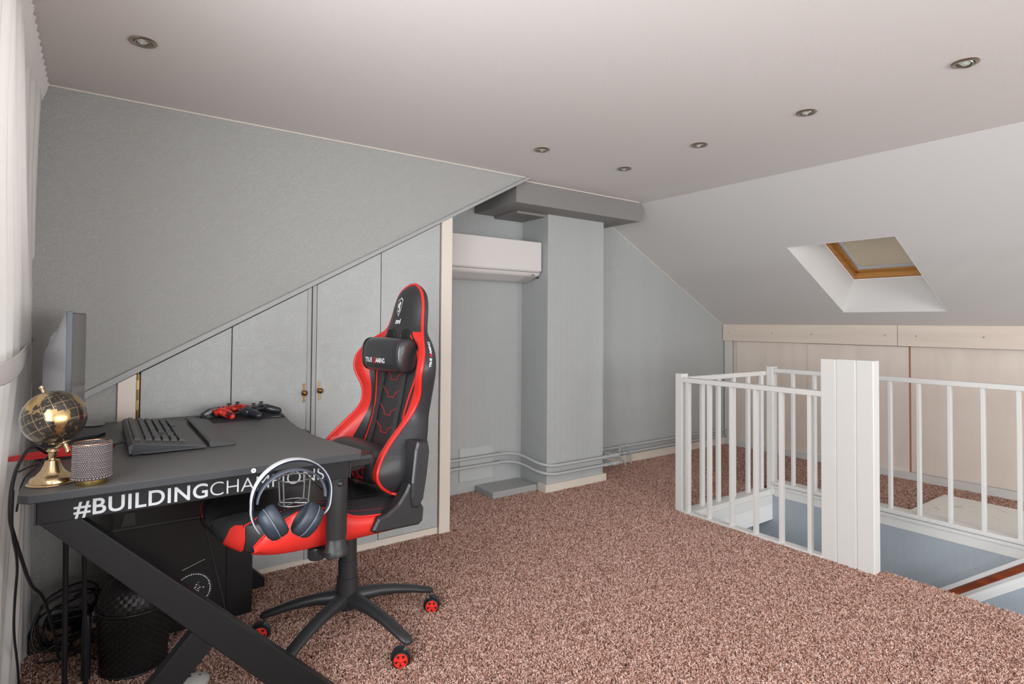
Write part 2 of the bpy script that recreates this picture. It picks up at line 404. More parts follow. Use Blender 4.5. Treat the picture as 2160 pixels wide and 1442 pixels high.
# ------------------------------------------------------------------ skylight
sky = W('skylight', 'pine framed skylight with a drawn beige blind in the sloping ceiling', 'skylight', (4.5, 1.89, 1.8))
FY0, FY1 = 1.616, 2.166; FX1 = KX1; D = .265
def fl(x, y, d=0): return (x, y, slopez(x)+D+d)
FX0 = 4.16
rv = MB()   # reveal: bottom vertical, sides flared, top level
e_ = .0015; A = [sl(KX0+e_, KY0+e_, -.001), sl(KX1-e_, KY0+e_, -.001), sl(KX1-e_, KY1-e_, -.001), sl(KX0+e_, KY1-e_, -.001)]; B = [fl(FX0, FY0), fl(FX1, FY0), fl(FX1, FY1), fl(FX0, FY1)]
def sc3(a, k): return tuple(a[i] for i in range(3))
O = []
for P in (A, B):
    cx = sum(p[0] for p in P)/4; cy = sum(p[1] for p in P)/4
    O.append([(lambda X_, Y_: (X_, Y_, slopez(X_)+(.018 if P is A else D+.002)))(p[0]+(.02 if p[0] > cx else -.02), p[1]+(.02 if p[1] > cy else -.02)) for p in P])
for i in range(4):
    j = (i+1) % 4
    rv.add([A[i], A[j], B[j], B[i], O[0][i], O[0][j], O[1][j], O[1][i]], [(0,1,2,3),(4,5,6,7),(0,1,5,4),(1,2,6,5),(2,3,7,6),(3,0,4,7)])
sky.part(rv, 'reveal', M_whitewall, smooth=0)
def bar(x0, x1, y0, y1, d0, d1):
    m = MB(); m.add([fl(x0,y0,d0), fl(x1,y0,d0), fl(x1,y1,d0), fl(x0,y1,d0), fl(x0,y0,d1), fl(x1,y0,d1), fl(x1,y1,d1), fl(x0,y1,d1)],
          [(0,1,2,3),(4,5,6,7),(0,1,5,4),(1,2,6,5),(2,3,7,6),(3,0,4,7)]); return m
m = bar(FX1-.022, FX1, FY0, FY1, -.0, .07); m.add(*(lambda q: (q.v, q.f))(bar(FX0, FX0+.022, FY0, FY1, 0, .07)))
m.add(*(lambda q: (q.v, q.f))(bar(FX0, FX1, FY0, FY0+.028, 0, .07))); m.add(*(lambda q: (q.v, q.f))(bar(FX0, FX1, FY1-.028, FY1, 0, .07)))
frm = sky.part(m, 'frame', M_pine, smooth=0, bevel=.003)
m = bar(FX1-.06, FX1-.022, FY0+.028, FY1-.028, .035, .075); m.add(*(lambda q: (q.v, q.f))(bar(FX0+.022, FX0+.06, FY0+.028, FY1-.028, .035, .075)))
m.add(*(lambda q: (q.v, q.f))(bar(FX0+.022, FX1-.022, FY0+.028, FY0+.058, .035, .075))); m.add(*(lambda q: (q.v, q.f))(bar(FX0+.022, FX1-.022, FY1-.058, FY1-.028, .035, .075)))
sky.part(m, 'sash', M_pine, smooth=0, bevel=.003)
m = bar(FX0+.06, FX1-.062, FY1-.078, FY1-.058, .045, .062); m.add(*(lambda q: (q.v, q.f))(bar(FX1-.075, FX1-.06, FY0+.058, FY1-.058, .04, .055)))
sky.part(m, 'blind_rail', mat('blind_alu', (.55, .57, .6), .3, metal=.6), smooth=0)
bl = MB(); rows = []
nx, ny = 26, 40
for i in range(nx+1):
    x = FX0+.06+(FX1-.076-FX0-.06)*i/nx
    rows.append([fl(x, FY0+.058+(FY1-.08-FY0-.058)*j/ny, .055+.004*math.sin(x*95+1.5*math.sin(j*.25))*max(0, (j/ny-.45))*1.6) for j in range(ny+1)])
bl.loft(rows, closed=False, caps=False)
M_bl, nt, b = newmat('beige_blind'); b.inputs['Base Color'].default_value = (.66, .55, .40, 1); b.inputs['Roughness'].default_value = .8
tr = N(nt, 'ShaderNodeBsdfTranslucent'); tr.inputs[0].default_value = (.7, .56, .38, 1); mx = N(nt, 'ShaderNodeMixShader'); mx.inputs[0].default_value = .25
nt.links.new(b.outputs[0], mx.inputs[1]); nt.links.new(tr.outputs[0], mx.inputs[2]); nt.links.new(mx.outputs[0], nt.nodes['Material Output'].inputs[0])
sky.part(bl, 'blind', M_bl)
gl = bar(FX0+.05, FX1-.05, FY0+.05, FY1-.05, .078, .084)
sky.part(gl, 'pane', mat('glass', (.9, .95, 1), .02, trans=1), smooth=0)
hb = MB(); hb.lathe([(.0, 0), (.009, 0), (.009, .004), (0, .004)], 12, Matrix.Translation((FX1-.12, FY1-.034, slopez(FX1-.12)+D+.03)) @ Matrix.Rotation(PI/2, 4, 'X'))
sky.part(hb, 'hinge_cap', M_chrome, frm)

# ------------------------------------------------------------------ knee wall wardrobe panels
kw = W('knee_wall_cupboard', 'pale maple panelled cupboard along the low knee wall under the sloping ceiling', 'cupboard', (5.2, 1.5, 0))
for y0, y1 in ((1.932, 3.503), (-.4, 1.928), (-2.25, -.404)):
    kw.part(MB().box(5.168, 5.186, y0, y1, 1.048, 1.214), 'top_board', M_mapleH, smooth=0, bevel=.0015)
for y in (3.44, 2.98, 2.61, 2.02, 1.80, 1.38):
    kw.part(MB().lathe([(.0001, 0), (.004, 0), (.0055, .002), (.0055, .004), (.0001, .004)], 10, Matrix.Translation((5.1655, y, 1.13)) @ Matrix.Rotation(PI/2, 4, 'Y')), 'screw', M_nickel)
kw.part(MB().box(5.19, 5.208, 3.415, 3.50, .0, 1.048), 'side_post', mat('grey_white', (.66, .66, .60), .45), smooth=0, bevel=.001)
kw.part(MB().box(5.215, 5.225, 3.36, 3.415, .065, 1.048), 'filler_strip', M_maple, smooth=0)
kw.part(MB().box(5.195, 5.21, 2.662, 3.362, .06, 1.046), 'door', M_maple, smooth=0, bevel=.001)
kw.part(MB().box(5.195, 5.21, 1.862, 2.660, .06, 1.044), 'door', M_maple, smooth=0, bevel=.001)
kw.part(MB().box(5.222, 5.237, .55, 1.90, .06, 1.046), 'door', M_maple, smooth=0, bevel=.001)
kw.part(MB().box(5.195, 5.21, -2.25, .60, .06, 1.046), 'door', M_maple, smooth=0, bevel=.001)
kw.part(MB().box(5.196, 5.222, 1.8575, 1.862, .06, 1.046), 'door_edge', mat('door_edge_brown', (.30, .15, .09), .5), smooth=0)
# marble board on the carpet
mm, nt, b = newmat('white_marble'); b.inputs['Roughness'].default_value = .25
g = N(nt, 'ShaderNodeNewGeometry'); n1 = N(nt, 'ShaderNodeTexNoise'); n1.inputs['Scale'].default_value = 3; n1.inputs['Distortion'].default_value = 1.5; nt.links.new(g.outputs['Position'], n1.inputs['Vector'])
v = math_n(nt, 'ABSOLUTE', math_n(nt, 'SUBTRACT', n1.outputs[0], .5)); r = N(nt, 'ShaderNodeValToRGB')
r.color_ramp.elements[0].position = 0; r.color_ramp.elements[0].color = (.55, .52, .47, 1); r.color_ramp.elements[1].position = .006; r.color_ramp.elements[1].color = (.80, .79, .76, 1)
nt.links.new(v, r.inputs[0]); nt.links.new(r.outputs[0], b.inputs['Base Color'])
tag(MB().box(4.13, 4.86, .55, 1.53, .008, .026).build('marble_board', mm, smooth=0, bevel=.002), 'flat white marble board lying on carpet beyond the far stair railing', 'board')
# ------------------------------------------------------------------ built-in cupboard under the dormer wall
cb = W('built_in_cupboard', 'grey built-in cupboard with embossed doors under the slanted trim', 'cupboard', (.85, YC, 0))
def tl(x): return lslope(x)
def door_poly(x0, x1, z0, gap=.006): return [(x0, z0), (x1, z0), (x1, tl(x1)-gap), (x0, tl(x0)-gap)]
ZB = .035
for x0, x1, z0 in ((.158, .508, ZB), (.512, .868, ZB), (.898, 1.233, .045), (1.237, 1.59, .05)):
    cb.part(MB().prism(door_poly(x0, x1, z0), 'xz', YC-.008, YC+.012), 'door', M_emb, smooth=0, bevel=.0015)
def strip(x0, x1, y0=YC-.014, y1=YC+.01, z0=ZB): return MB().prism([(x0, z0), (x1, z0), (x1, tl(x1)-.004), (x0, tl(x0)-.004)], 'xz', y0, y1)
cb.part(strip(.850, .869), 'door_lath', M_greypaint, smooth=0, bevel=.0015)
cb.part(strip(.876, .896, YC-.006), 'door_lath', M_greypaint, smooth=0, bevel=.0015)
cb.part(MB().prism([(.05, 0), (1.655, 0), (1.655, tl(1.655)+.004), (.05, tl(.05)+.004)], 'xz', YC+.021, YC+.028), 'carcass', M_dark, smooth=0)
cb.part(MB().box(.08, 1.595, YC+.0, YC+.02, 0, .045), 'plinth', M_cream, smooth=0)
p = cb.part(MB().prism([(.077, 0), (.142, 0), (.142, tl(.142)-.003), (.077, tl(.077)-.003)], 'xz', YC-.012, YC+.01), 'left_post', M_cream, smooth=0, bevel=.001)
p['label'] = 'cream post at the low end'
hg = cb.part(MB().box(.144, .154, YC-.006, YC+.01, ZB, tl(.15)-.01), 'piano_hinge', M_brass, smooth=0)
for i in range(11): cb.part(MB().tube([(.149, YC-.008, .1+i*.085), (.149, YC-.008, .1+i*.085+.045)], .0035, 8), 'hinge_knuckle', M_brass, hg)
p = cb.part(MB().prism([(1.598, 0), (1.667, 0), (1.667, tl(1.667)-.002), (1.598, tl(1.598)-.002)], 'xz', YC-.016, YC+.03), 'right_post', M_cream, smooth=0, bevel=.0015)
p['label'] = 'tall cream post at the high end'
# slanted trim along the roof line
t = MB(); t.prism([(XL, tl(XL)), (2.25, H), (2.215, H), (XL, tl(XL)+.03)], 'xz', YC-.02, YC-.001)
struct(t, 'trim_3', M_greypaint, 'slanted grey trim board below the dormer wall', smooth=0, bevel=.002)
# handles
def handle(name, loc, label):
    h = thing(name, label, 'handle', loc, 0, 'brass cupboard handles')
    prof = [(0,.0),(.005,-.0),(.0065,.004),(.006,.009),(.0035,.012),(.0045,.018),(.0038,.024),(.0075,.031),(.0115,.04),(.0125,.045),(.0115,.05),(.0075,.059),(.0038,.066),(.0045,.072),(.0035,.078),(.006,.081),(.0065,.086),(.005,.09),(0,.09)]
    pts = [(x, z-.045) for x, z in prof]; poly = pts + [(-x, z) for x, z in reversed(pts[1:-1])]
    MB().prism(poly, 'xz', -.0035, 0).build('back_plate', M_brass, h, smooth=30, bevel=.001)
    R = Matrix.Rotation(PI/2, 4, 'X')
    MB().lathe([(.004, .003), (.004, .012), (.007, .015), (.013, .018), (.0135, .021), (.010, .024), (.0095, .0235), (.0065, .026), (.003, .028), (0, .0285)], 20, R).build('knob', M_brass, h)
    return h
handle('door_handle', (.838, YC-.008, .853), 'aged brass knob handle on the left cupboard door, nearer the desk')
handle('door_handle', (.914, YC-.008, .860), 'aged brass knob handle on the right cupboard door, nearer the chair')

# ------------------------------------------------------------------ niche: access plate, pipes, air conditioner
tag(MB().box(2.08, 2.362, YB-.009, YB, .088, .322).build('access_plate', mat('plate_paint', (.50, .52, .515), .55), smooth=0, bevel=.002), 'flush square access plate low on the niche wall behind pipes', 'plate')
M_pipe = mat('painted_pipe', (.46, .475, .475), .38)
def arcpath(pts, r, n=6):
    """round the corners of a polyline"""
    pts = [Vector(p) for p in pts]; out = [pts[0]]
    for i in range(1, len(pts)-1):
        a, b, c = pts[i-1], pts[i], pts[i+1]; u = (a-b); v = (c-b); rr = min(r, u.length*.49, v.length*.49)
        p, q = b+u.normalized()*rr, b+v.normalized()*rr
        for k in range(n+1):
            t = k/n; out.append(p*(1-t)**2+b*2*t*(1-t)+q*t*t)
    out.append(pts[-1]); return out
for nm, dz, lab in (('heating_pipe', .06, 'upper grey painted heating pipe bending round the chimney breast'), ('heating_pipe', 0, 'lower grey painted heating pipe bending round the chimney breast')):
    t = W(nm, lab, 'pipe', (2.6, 3.2, .14+dz), group='pipes along the niche')
    pth = arcpath([(1.3, 3.46, .197+dz), (2.53, 3.46, .197+dz), (2.575, 3.155, .137+dz), (3.275, 3.155, .135+dz)], .13, 8)
    t.part(MB().tube(pth, .0105, 10), 'tube', M_pipe)
    for c, ax in (((2.41, 3.46, .197+dz), 'X'), ((3.16, 3.155, .136+dz), 'X')):
        t.part(MB().lathe([(.0105, -.008), (.0135, -.008), (.0135, .008), (.0105, .008)], 12, Matrix.Translation(c) @ Matrix.Rotation(PI/2, 4, 'Y')).box(c[0]-.006, c[0]+.006, c[1], c[1]+.045, c[2]-.005, c[2]+.005), 'clip', M_pipe)
    t.part(MB().lathe([(.0105, -.03), (.016, -.028), (.016, -.012), (.019, -.01), (.019, .008), (.014, .01), (.014, .02), (.017, .022), (.017, .03), (.0, .03)], 8, Matrix.Translation((3.262, 3.155, .135+dz)) @ Matrix.Rotation(PI/2, 4, 'Y')).box(3.22, 3.25, 3.16, 3.235, .125+dz, .15+dz), 'elbow_fitting', M_pipe, smooth=0)
    t.part(MB().tube([(3.24, 3.16, .135+dz), (3.24, 3.46, .135+dz)], .0105, 10), 'return_tube', M_pipe)
for dz, lab in ((.058, 'upper grey heating pipe on the gable wall right of chimney'), (0, 'lower grey heating pipe on the gable wall right of chimney')):
    t = W('heating_pipe', lab, 'pipe', (4.2, 3.46, .1+dz), group='pipes along the gable wall')
    t.part(MB().tube([(3.18, 3.46, .103+dz), (5.13, 3.46, .103+dz)], .0105, 10), 'tube', M_pipe)
    for x in (3.64, 3.72):
        t.part(MB().lathe([(.0105, -.012), (.016, -.012), (.018, -.004), (.018, .01), (.0105, .012)], 8, Matrix.Translation((x+(.0 if dz else .04), 3.46, .103+dz)) @ Matrix.Rotation(PI/2, 4, 'Y')), 'fitting', M_pipe, smooth=0)
    t.part(MB().lathe([(.0105, -.02), (.016, -.018), (.016, .018), (.0, .02)], 10, Matrix.Translation((5.12, 3.455, .103+dz)) @ Matrix.Rotation(PI/2, 4, 'Y')), 'end_cap', M_chrome)
    pth = arcpath([(3.63, 3.455, .15), (3.60, 3.44, .085), (3.645, 3.42, .05), (3.655, 3.41, 0)], .04) if dz else [(3.757, 3.455, .1), (3.757, 3.45, .05), (3.757, 3.45, 0)]
    t.part(MB().tube(pth, .0085, 8), 'branch_tube', M_pipe)

ac = W('air_conditioner', 'white wall-mounted air conditioner in the niche beside the chimney', 'air conditioner', (2.2, 3.4, 1.65))
AX0, AX1 = 1.80, 2.612
prof = [(3.505, 1.795), (3.285, 1.795), (3.268, 1.785), (3.262, 1.62), (3.268, 1.565), (3.285, 1.548), (3.40, 1.513), (3.505, 1.508)]
pr = [(3.505, 1.797), (3.28, 1.797), (3.262, 1.783), (3.262, 1.60), (3.268, 1.575)]
M_ac = mat('ac_white', (.72, .685, .66), .35)
def acbody(y_off=0):
    rings = []
    for x, k in ((AX0, .9), (AX0+.012, 1), (AX1-.012, 1), (AX1, .94)):
        cy, cz = 3.42, 1.655
        rings.append([(x, cy+(y-cy)*(k if y < 3.5 else 1), cz+(z-cz)*k) for y, z in prof])
    return MB().loft(rings)
ac.part(acbody(), 'housing', M_ac, smooth=40, bevel=.004)
ac.part(MB().prism([(3.2575, 1.79), (3.2575, 1.585), (3.262, 1.58), (3.265, 1.79)], 'yz', AX0+.005, AX1-.006), 'front_panel', M_ac, smooth=0, bevel=.0015)
fl_ = MB(); fl_.prism([(3.279, 1.5485), (3.273, 1.5445), (3.385, 1.5115), (3.388, 1.5165)], 'yz', AX0+.06, 2.49)
ac.part(fl_, 'air_flap', M_ac, smooth=0, bevel=.002)
ac.part(MB().obox((2.545, 3.2785, 1.5535), (.012, 0, 0), (0, .004, -.0012), (0, -.0006, -.002)), 'display', mat('ac_dark', (.12, .12, .12), .3), smooth=0)
ac.part(MB().prism([(3.27, 1.577), (3.2655, 1.575), (3.2655, 1.571), (3.27, 1.569)], 'yz', AX0+.005, AX1-.006), 'seam', mat('seam_dark', (.25, .24, .23), .6), smooth=0)
ac.part(MB().box(AX1-.004, AX1+.003, 3.30, YB, 1.535, 1.785), 'shadow_gap', M_black, smooth=0)  # thin black sheet standing in for the shade between unit and chimney

# ------------------------------------------------------------------ stair railings
M_rail = M_white
# near railing
t = W('stair_railing', 'white railing of square balusters along the near side of the stairwell', 'railing', (3.08, 1.9, 0), 'railings round the stairwell')
t.part(MB().box(3.058, 3.122, 2.372, 2.424, 0, .888), 'corner_post', M_rail, smooth=0, bevel=.003)
t.part(MB().box(3.058, 3.102, 1.49, 2.372, .834, .864), 'handrail', M_rail, smooth=0, bevel=.004)
t.part(MB().box(3.052, 3.105, 1.49, 2.372, -.12, .018), 'base_rail', M_rail, smooth=0, bevel=.003)
for y in (2.326, 2.171, 2.017, 1.863, 1.710, 1.553):
    t.part(MB().box(3.062, 3.094, y, y+.019, .015, .836), 'baluster', M_rail, smooth=0, bevel=.0015)
# newel made of three boards
t = W('newel_post', 'broad white boarded newel post at the near end of the railing', 'newel post', (3.09, 1.37, 0))
for y0, y1, e in ((1.4225, 1.498, .001), (1.327, 1.4195, 0), (1.246, 1.3245, 0)):
    t.part(MB().box(3.056+e, 3.122-e, y0, y1, -.15, 1.034-e*2), 'board', M_rail, smooth=0, bevel=.004, seg=3)
t.part(MB().box(3.06, 3.118, 1.27, 1.48, -.15, 1.028), 'core', M_rail, smooth=0)
# cross railing
t = W('stair_railing', 'white railing of square balusters across the far end of the stairwell', 'railing', (3.55, 2.38, 0), 'railings round the stairwell')
t.part(MB().box(3.122, 4.01, 2.347, 2.374, .838, .870), 'handrail', M_rail, smooth=0, bevel=.004)
t.part(MB().box(3.122, 3.99, 2.31, 2.40, -.05, .018), 'base_rail', M_rail, smooth=0, bevel=.003)
t.part(MB().box(3.105, 3.985, 2.300, 2.312, -.08, -.02), 'lower_moulding', M_rail, smooth=0, bevel=.002)
for x in (3.25, 3.425, 3.60, 3.775, 3.945):
    t.part(MB().box(x-.012, x+.022, 2.351, 2.371, .015, .84), 'baluster', M_rail, smooth=0, bevel=.0015)
# far railing
t = W('stair_railing', 'long white railing of square balusters on the far side of the stairwell', 'railing', (4.02, 1.2, 0), 'railings round the stairwell')
t.part(MB().box(3.99, 4.06, 2.298, 2.345, -.02, .905), 'corner_post', M_rail, smooth=0, bevel=.003)
t.part(MB().box(3.995, 4.035, -.42, 2.30, .862, .892), 'handrail', M_rail, smooth=0, bevel=.004)
t.part(MB().box(3.985, 4.085, -.42, 2.30, .055, .078), 'base_rail', M_rail, smooth=0, bevel=.003)
t.part(MB().box(4.005, 4.07, -.42, 2.30, -.03, .056), 'stringer', M_rail, smooth=0, bevel=.002)
t.part(MB().box(3.994, 4.012, -.42, 2.30, .028, .048), 'moulding', M_rail, smooth=0, bevel=.002)
y = 2.147
ys = [2.149, 1.998] + [1.998-.1548*k for k in range(1, 16)]
for y in ys:
    t.part(MB().box(4.0, 4.032, y, y+.018, .076, .864), 'baluster', M_rail, smooth=0, bevel=.0015)
# stair handrail on the far wall and its board
t = W('stair_handrail', 'dark red varnished round handrail on white board descending the stairwell wall', 'handrail', (4.0, 1.1, -.2))
def dz(y): return -.004-(y-.9)*.80
t.part(MB().prism([(-.4, dz(-.4)), (2.2, dz(2.2)), (2.2, dz(2.2)-.155), (-.4, dz(-.4)-.155)], 'yz', 3.990, 4.007), 'backing_board', M_whitewall, smooth=0, bevel=.002)
t.part(MB().prism([(-.4, dz(-.4)-.095), (2.2, dz(2.2)-.095), (2.2, dz(2.2)-.105), (-.4, dz(-.4)-.105)], 'yz', 3.985, 3.991), 'bead', M_whitewall, smooth=0)
t.part(MB().tube([(3.950, -.4, dz(-.4)-.046), (3.950, 2.2, dz(2.2)-.046)], .0185, 16), 'rail', wood('mahogany', (.13, .022, .006), (.25, .05, .012), (30, 3, 30), .3))
for y in (.2, 1.3):
    t.part(MB().tube([(3.950, y, dz(y)-.062), (3.965, y, dz(y)-.088), (3.992, y, dz(y)-.085)], .006, 8), 'bracket', M_brass)

# ------------------------------------------------------------------ recessed downlights
def downlight(x, y, tilt, label):
    t = thing('downlight', label, 'ceiling light', (x, y, H), 0, 'recessed ceiling spots')
    MB().lathe([(.041, .0), (.0425, -.003), (.040, -.006), (.030, -.0065), (.0265, -.003), (.0262, .01), (.041, .01)], 32).build('trim_ring', M_nickel, t)
    R = Matrix.Rotation(tilt, 4, 'Y') @ Matrix.Rotation(tilt*.5, 4, 'X')
    MB().lathe([(.0255, .004), (.0255, -.005), (.0235, -.0075), (.0195, -.006), (.0185, .004)], 32, R).build('gimbal_ring', M_nickel, t)
    MB().lathe([(.0, -.006), (.008, -.0055), (.0165, -.003), (.0178, .004), (0, .004)], 24, R).build('lamp', mat_lamp, t)
    MB().lathe([(0, .012), (.04, .012), (.04, .009), (0, .009)], 24).build('recess', M_dark, t)
    return t
mat_lamp = mat('lamp_glass', (.62, .70, .62), .08, coat=1, bump=1, bscale=220)
downlight(.108, 2.279, .0, 'recessed nickel ceiling spot near the curtain')
downlight(2.478, .705, .35, 'recessed tilted nickel ceiling spot, nearest the right edge')
downlight(2.507, 1.283, .12, 'recessed nickel ceiling spot, second from the right in the row')
downlight(2.521, 1.847, .0, 'recessed nickel ceiling spot, third from the right in the row')
downlight(2.553, 2.401, .0, 'recessed nickel ceiling spot, farthest of the right row before bulkhead')
downlight(1.922, 2.404, .35, 'recessed tilted nickel ceiling spot above the slanted trim end')
# ------------------------------------------------------------------ sheer curtain at the dormer window
M_sheer, nt, b = newmat('sheer_voile')
b.inputs['Base Color'].default_value = (.70, .675, .65, 1); b.inputs['Roughness'].default_value = .8
tr = N(nt, 'ShaderNodeBsdfTranslucent'); tr.inputs[0].default_value = (.86, .82, .78, 1)
mx = N(nt, 'ShaderNodeMixShader'); mx.inputs[0].default_value = .055
out = nt.nodes['Material Output']
nt.links.new(b.outputs[0], mx.inputs[1]); nt.links.new(tr.outputs[0], mx.inputs[2]); nt.links.new(mx.outputs[0], out.inputs[0])
cu = W('curtain', 'white sheer pleated curtain gathered by a tie-back beside the dormer wall', 'curtain', (-.2, 2.5, 0))
def curt_mesh(ya, yb, x0, tie_y, tie_z, hem, n, amp, seed, tight=.32, xt=None):
    rnd = random.Random(seed); ph = [rnd.uniform(-.6, .6) for _ in range(40)]
    rows = []; Z = 46
    for i in range(Z+1):
        z = hem+(2.10-hem)*i/Z
        # narrowing towards the tie
        k = math.exp(-((z-tie_z)/.42)**2) if z > tie_z else math.exp(-((z-tie_z)/.30)**2)
        row = []
        for j in range(n*14+1):
            s = j/(n*14)
            y = ya+(yb-ya)*s
            y = y+(tie_y+(s-.5)*(yb-ya)*tight-y)*k
            a = 2*PI*s*n+1.1*math.sin(s*17+1)+.35*math.sin(z*2.3+s*11)
            aa = amp*(1-.45*k)
            x = x0+aa*(math.sin(a)*.75+.25*math.sin(2.3*a+z*1.7))+.012*math.sin(s*9+z*2.2)
            if xt is not None: x += (xt-x0)*k*.9
            row.append((x, y, z))
        rows.append(row)
    return MB().loft(rows, closed=False, caps=False)
m = curt_mesh(1.25, 2.885, -.207, 2.42, 1.08, .015, 13, .024, 3, .92)
main = cu.part(m, 'fabric', M_sheer, smooth=180)
# pleated heading tape: zigzag folds leaning in to the ceiling rail
hd = MB(); rows = [[], [], [], []]
n = 27
for j in range(n*2+1):
    y = 1.25+(2.905-1.25)*(j+(.75 if j % 2 else 0))/(n*2+.75); o = .026 if j % 2 else -.008
    rows[0].append((-.228+o*.6, y+.0, 2.03)); rows[1].append((-.213+o, y+.004, 2.06)); rows[2].append((-.200+o, y+.008, 2.10)); rows[3].append((-.194+o, y+.010, 2.133))
hd.loft(rows, closed=False, caps=False)
cu.part(hd, 'pleated_heading', M_sheer, smooth=20)
cu.part(MB().box(-.215, -.198, 1.2, 2.92, 2.118, 2.137), 'curtain_rail', M_white, smooth=0)
# tie-back band
bd = MB(); rings = []
T = [(-.204, 2.905, 1.112), (-.194, 2.70, 1.105), (-.183, 2.45, 1.092), (-.176, 2.2, 1.078), (-.180, 2.02, 1.066), (-.195, 1.90, 1.062), (-.245, 1.88, 1.06)]
for i, p in enumerate(T):
    hgt = (.016, .026, .032, .034, .034, .032, .02)[i]
    rings.append([(p[0]-.004, p[1], p[2]-hgt), (p[0]+.003, p[1], p[2]-hgt), (p[0]+.006, p[1], p[2]), (p[0]+.003, p[1], p[2]+hgt), (p[0]-.004, p[1], p[2]+hgt)])
bd.loft(rings)
cu.part(bd, 'tie_back', M_sheer, smooth=60, sub=1)
cu.part(MB().tube(arcpath([(-.202, 2.925, 1.122), (-.202, 2.895, 1.122), (-.202, 2.895, 1.135)], .01), .004, 8), 'wall_hook', M_brass)

# ------------------------------------------------------------------ desk
ZT = .785; DX0, DY0, DY1 = -.144, 1.783, 2.895
M_top = mat('desk_laminate', (.085, .082, .081), .48, bump=.35, bscale=900, spec=.6)
M_edge = mat('desk_edge', (.026, .028, .033), .5, bump=.3, bscale=700)
M_frame = mat('desk_frame', (.0085, .0085, .0095), .48, spec=.3, bump=.15, bscale=600)
dk = W('gaming_desk', 'matte black desk with slanted metal legs and white lettering on its side rail', 'desk', (.28, 2.3, 0))
front = [(.712, DY0), (.714, 1.83), (.702, 1.90), (.684, 1.99), (.668, 2.09), (.660, 2.20), (.659, 2.32), (.662, 2.42), (.672, 2.54), (.688, 2.66), (.700, 2.75), (.707, 2.83), (.700, DY1)]
poly = [(DX0+.02, DY0), (.695, DY0)] + front[1:-1] + [(.69, DY1), (DX0, DY1), (DX0, DY0+.02)]
tt = dk.part(MB().prism(poly, 'xy', ZT-.021, ZT), 'table_top', [M_top, M_edge], smooth=30, bevel=.002)
for f_ in tt.data.polygons: f_.material_index = 0 if f_.normal.z > .9 else 1
def frame_side(y0, y1):
    m = MB()
    m.box(DX0+.035, .668, y0, y1, .704, ZT-.021)
    return m
AY = 1.812
ap = dk.part(frame_side(AY, AY+.035), 'side_rail', M_frame, smooth=0, bevel=.002)
dk.part(MB().box(.668, .672, AY-.001, AY+.036, .703, .757), 'rail_cap', M_black, ap, smooth=0, bevel=.001)
dk.part(MB().box(DX0+.031, DX0+.035, AY-.001, AY+.036, .703, .757), 'rail_cap', M_black, ap, smooth=0, bevel=.001)
dk.part(frame_side(2.80, 2.835), 'side_rail', M_frame, smooth=0, bevel=.002)
def zleg(y0, y1):
    m = MB()
    # long diagonal, from the window side top to the room side foot
    m.prism([(-.105, .706), (-.022, .706), (.64, .045), (.64, .0), (.545, .0), (.50, .055)], 'xz', y0, y1)
    return m
dk.part(zleg(AY+.002, AY+.05), 'leg', M_frame, smooth=0, bevel=.002)
dk.part(zleg(2.782, 2.83), 'leg', M_frame, smooth=0, bevel=.002)
for y0 in (AY+.006, 2.786):
    dk.part(MB().prism([(.232, .345), (.285, .29), (.02, .0), (-.055, .0), (-.055, .02)], 'xz', y0, y0+.04), 'brace', M_frame, smooth=0, bevel=.002)
    dk.part(MB().lathe([(0, 0), (.018, 0), (.018, .012), (0, .012)], 14, Matrix.Translation((.60, y0+.02, -.0))), 'foot_pad', M_black)
dk.part(MB().box(-.06, -.03, AY+.03, 2.80, .715, .755), 'cross_rail', M_frame, smooth=0, bevel=.002)
for x, y, x2, r in ((-.064, 2.2, -.055, .0075), (-.024, 2.2, -.002, .0065)):
    dk.part(MB().tube([(x, y, .755), (x2, y, .0)], r, 10), 'support_rod', M_frame)
# lettering
def ontext(x, z): return (x, AY-.0012, z)
M_let = mat('letter_white', (.47, .49, .51), .5)
bold = text_mb('#BUILDING', .0555, lambda x, z: ontext(-.036+x*1.0, .7115+z), off=.0009, spacing=1.06, sx=1.06)
xe = max(v[0] for v in bold.v)
k = (.262+.036)/(xe+.036); bold.mapv(lambda v: Vector((-.036+(v.x+.036)*k, v.y, v.z)))
thin = text_mb('CHAMPIONS', .0555, lambda x, z: ontext(x, .7115+z), off=-.0006)
xe = max(v[0] for v in thin.v); x00 = min(v[0] for v in thin.v)
k = (.586-.268)/(xe-x00); thin.mapv(lambda v: Vector((.268+(v.x-x00)*k, v.y, v.z)))
o = dk.part(bold, 'lettering', M_let, ap, smooth=0); o['label'] = 'white bold lettering'
o = dk.part(thin, 'lettering', M_let, ap, smooth=0); o['label'] = 'white light lettering'
sc_ = MB().lathe([(0, 0), (.0055, 0), (.0065, .001), (.0065, .003), (0, .003)], 20, Matrix.Translation((.374, DY0, ZT-.0105)) @ Matrix.Rotation(PI/2, 4, 'X'))
btn = dk.part(sc_, 'hook_button', mat('button_white', (.8, .8, .8), .3))
dk.part(MB().lathe([(0, 0), (.0018, 0), (.0018, .0036), (0, .0036)], 8, Matrix.Translation((.374, DY0, ZT-.0105)) @ Matrix.Rotation(PI/2, 4, 'X')), 'screw', M_black, btn)
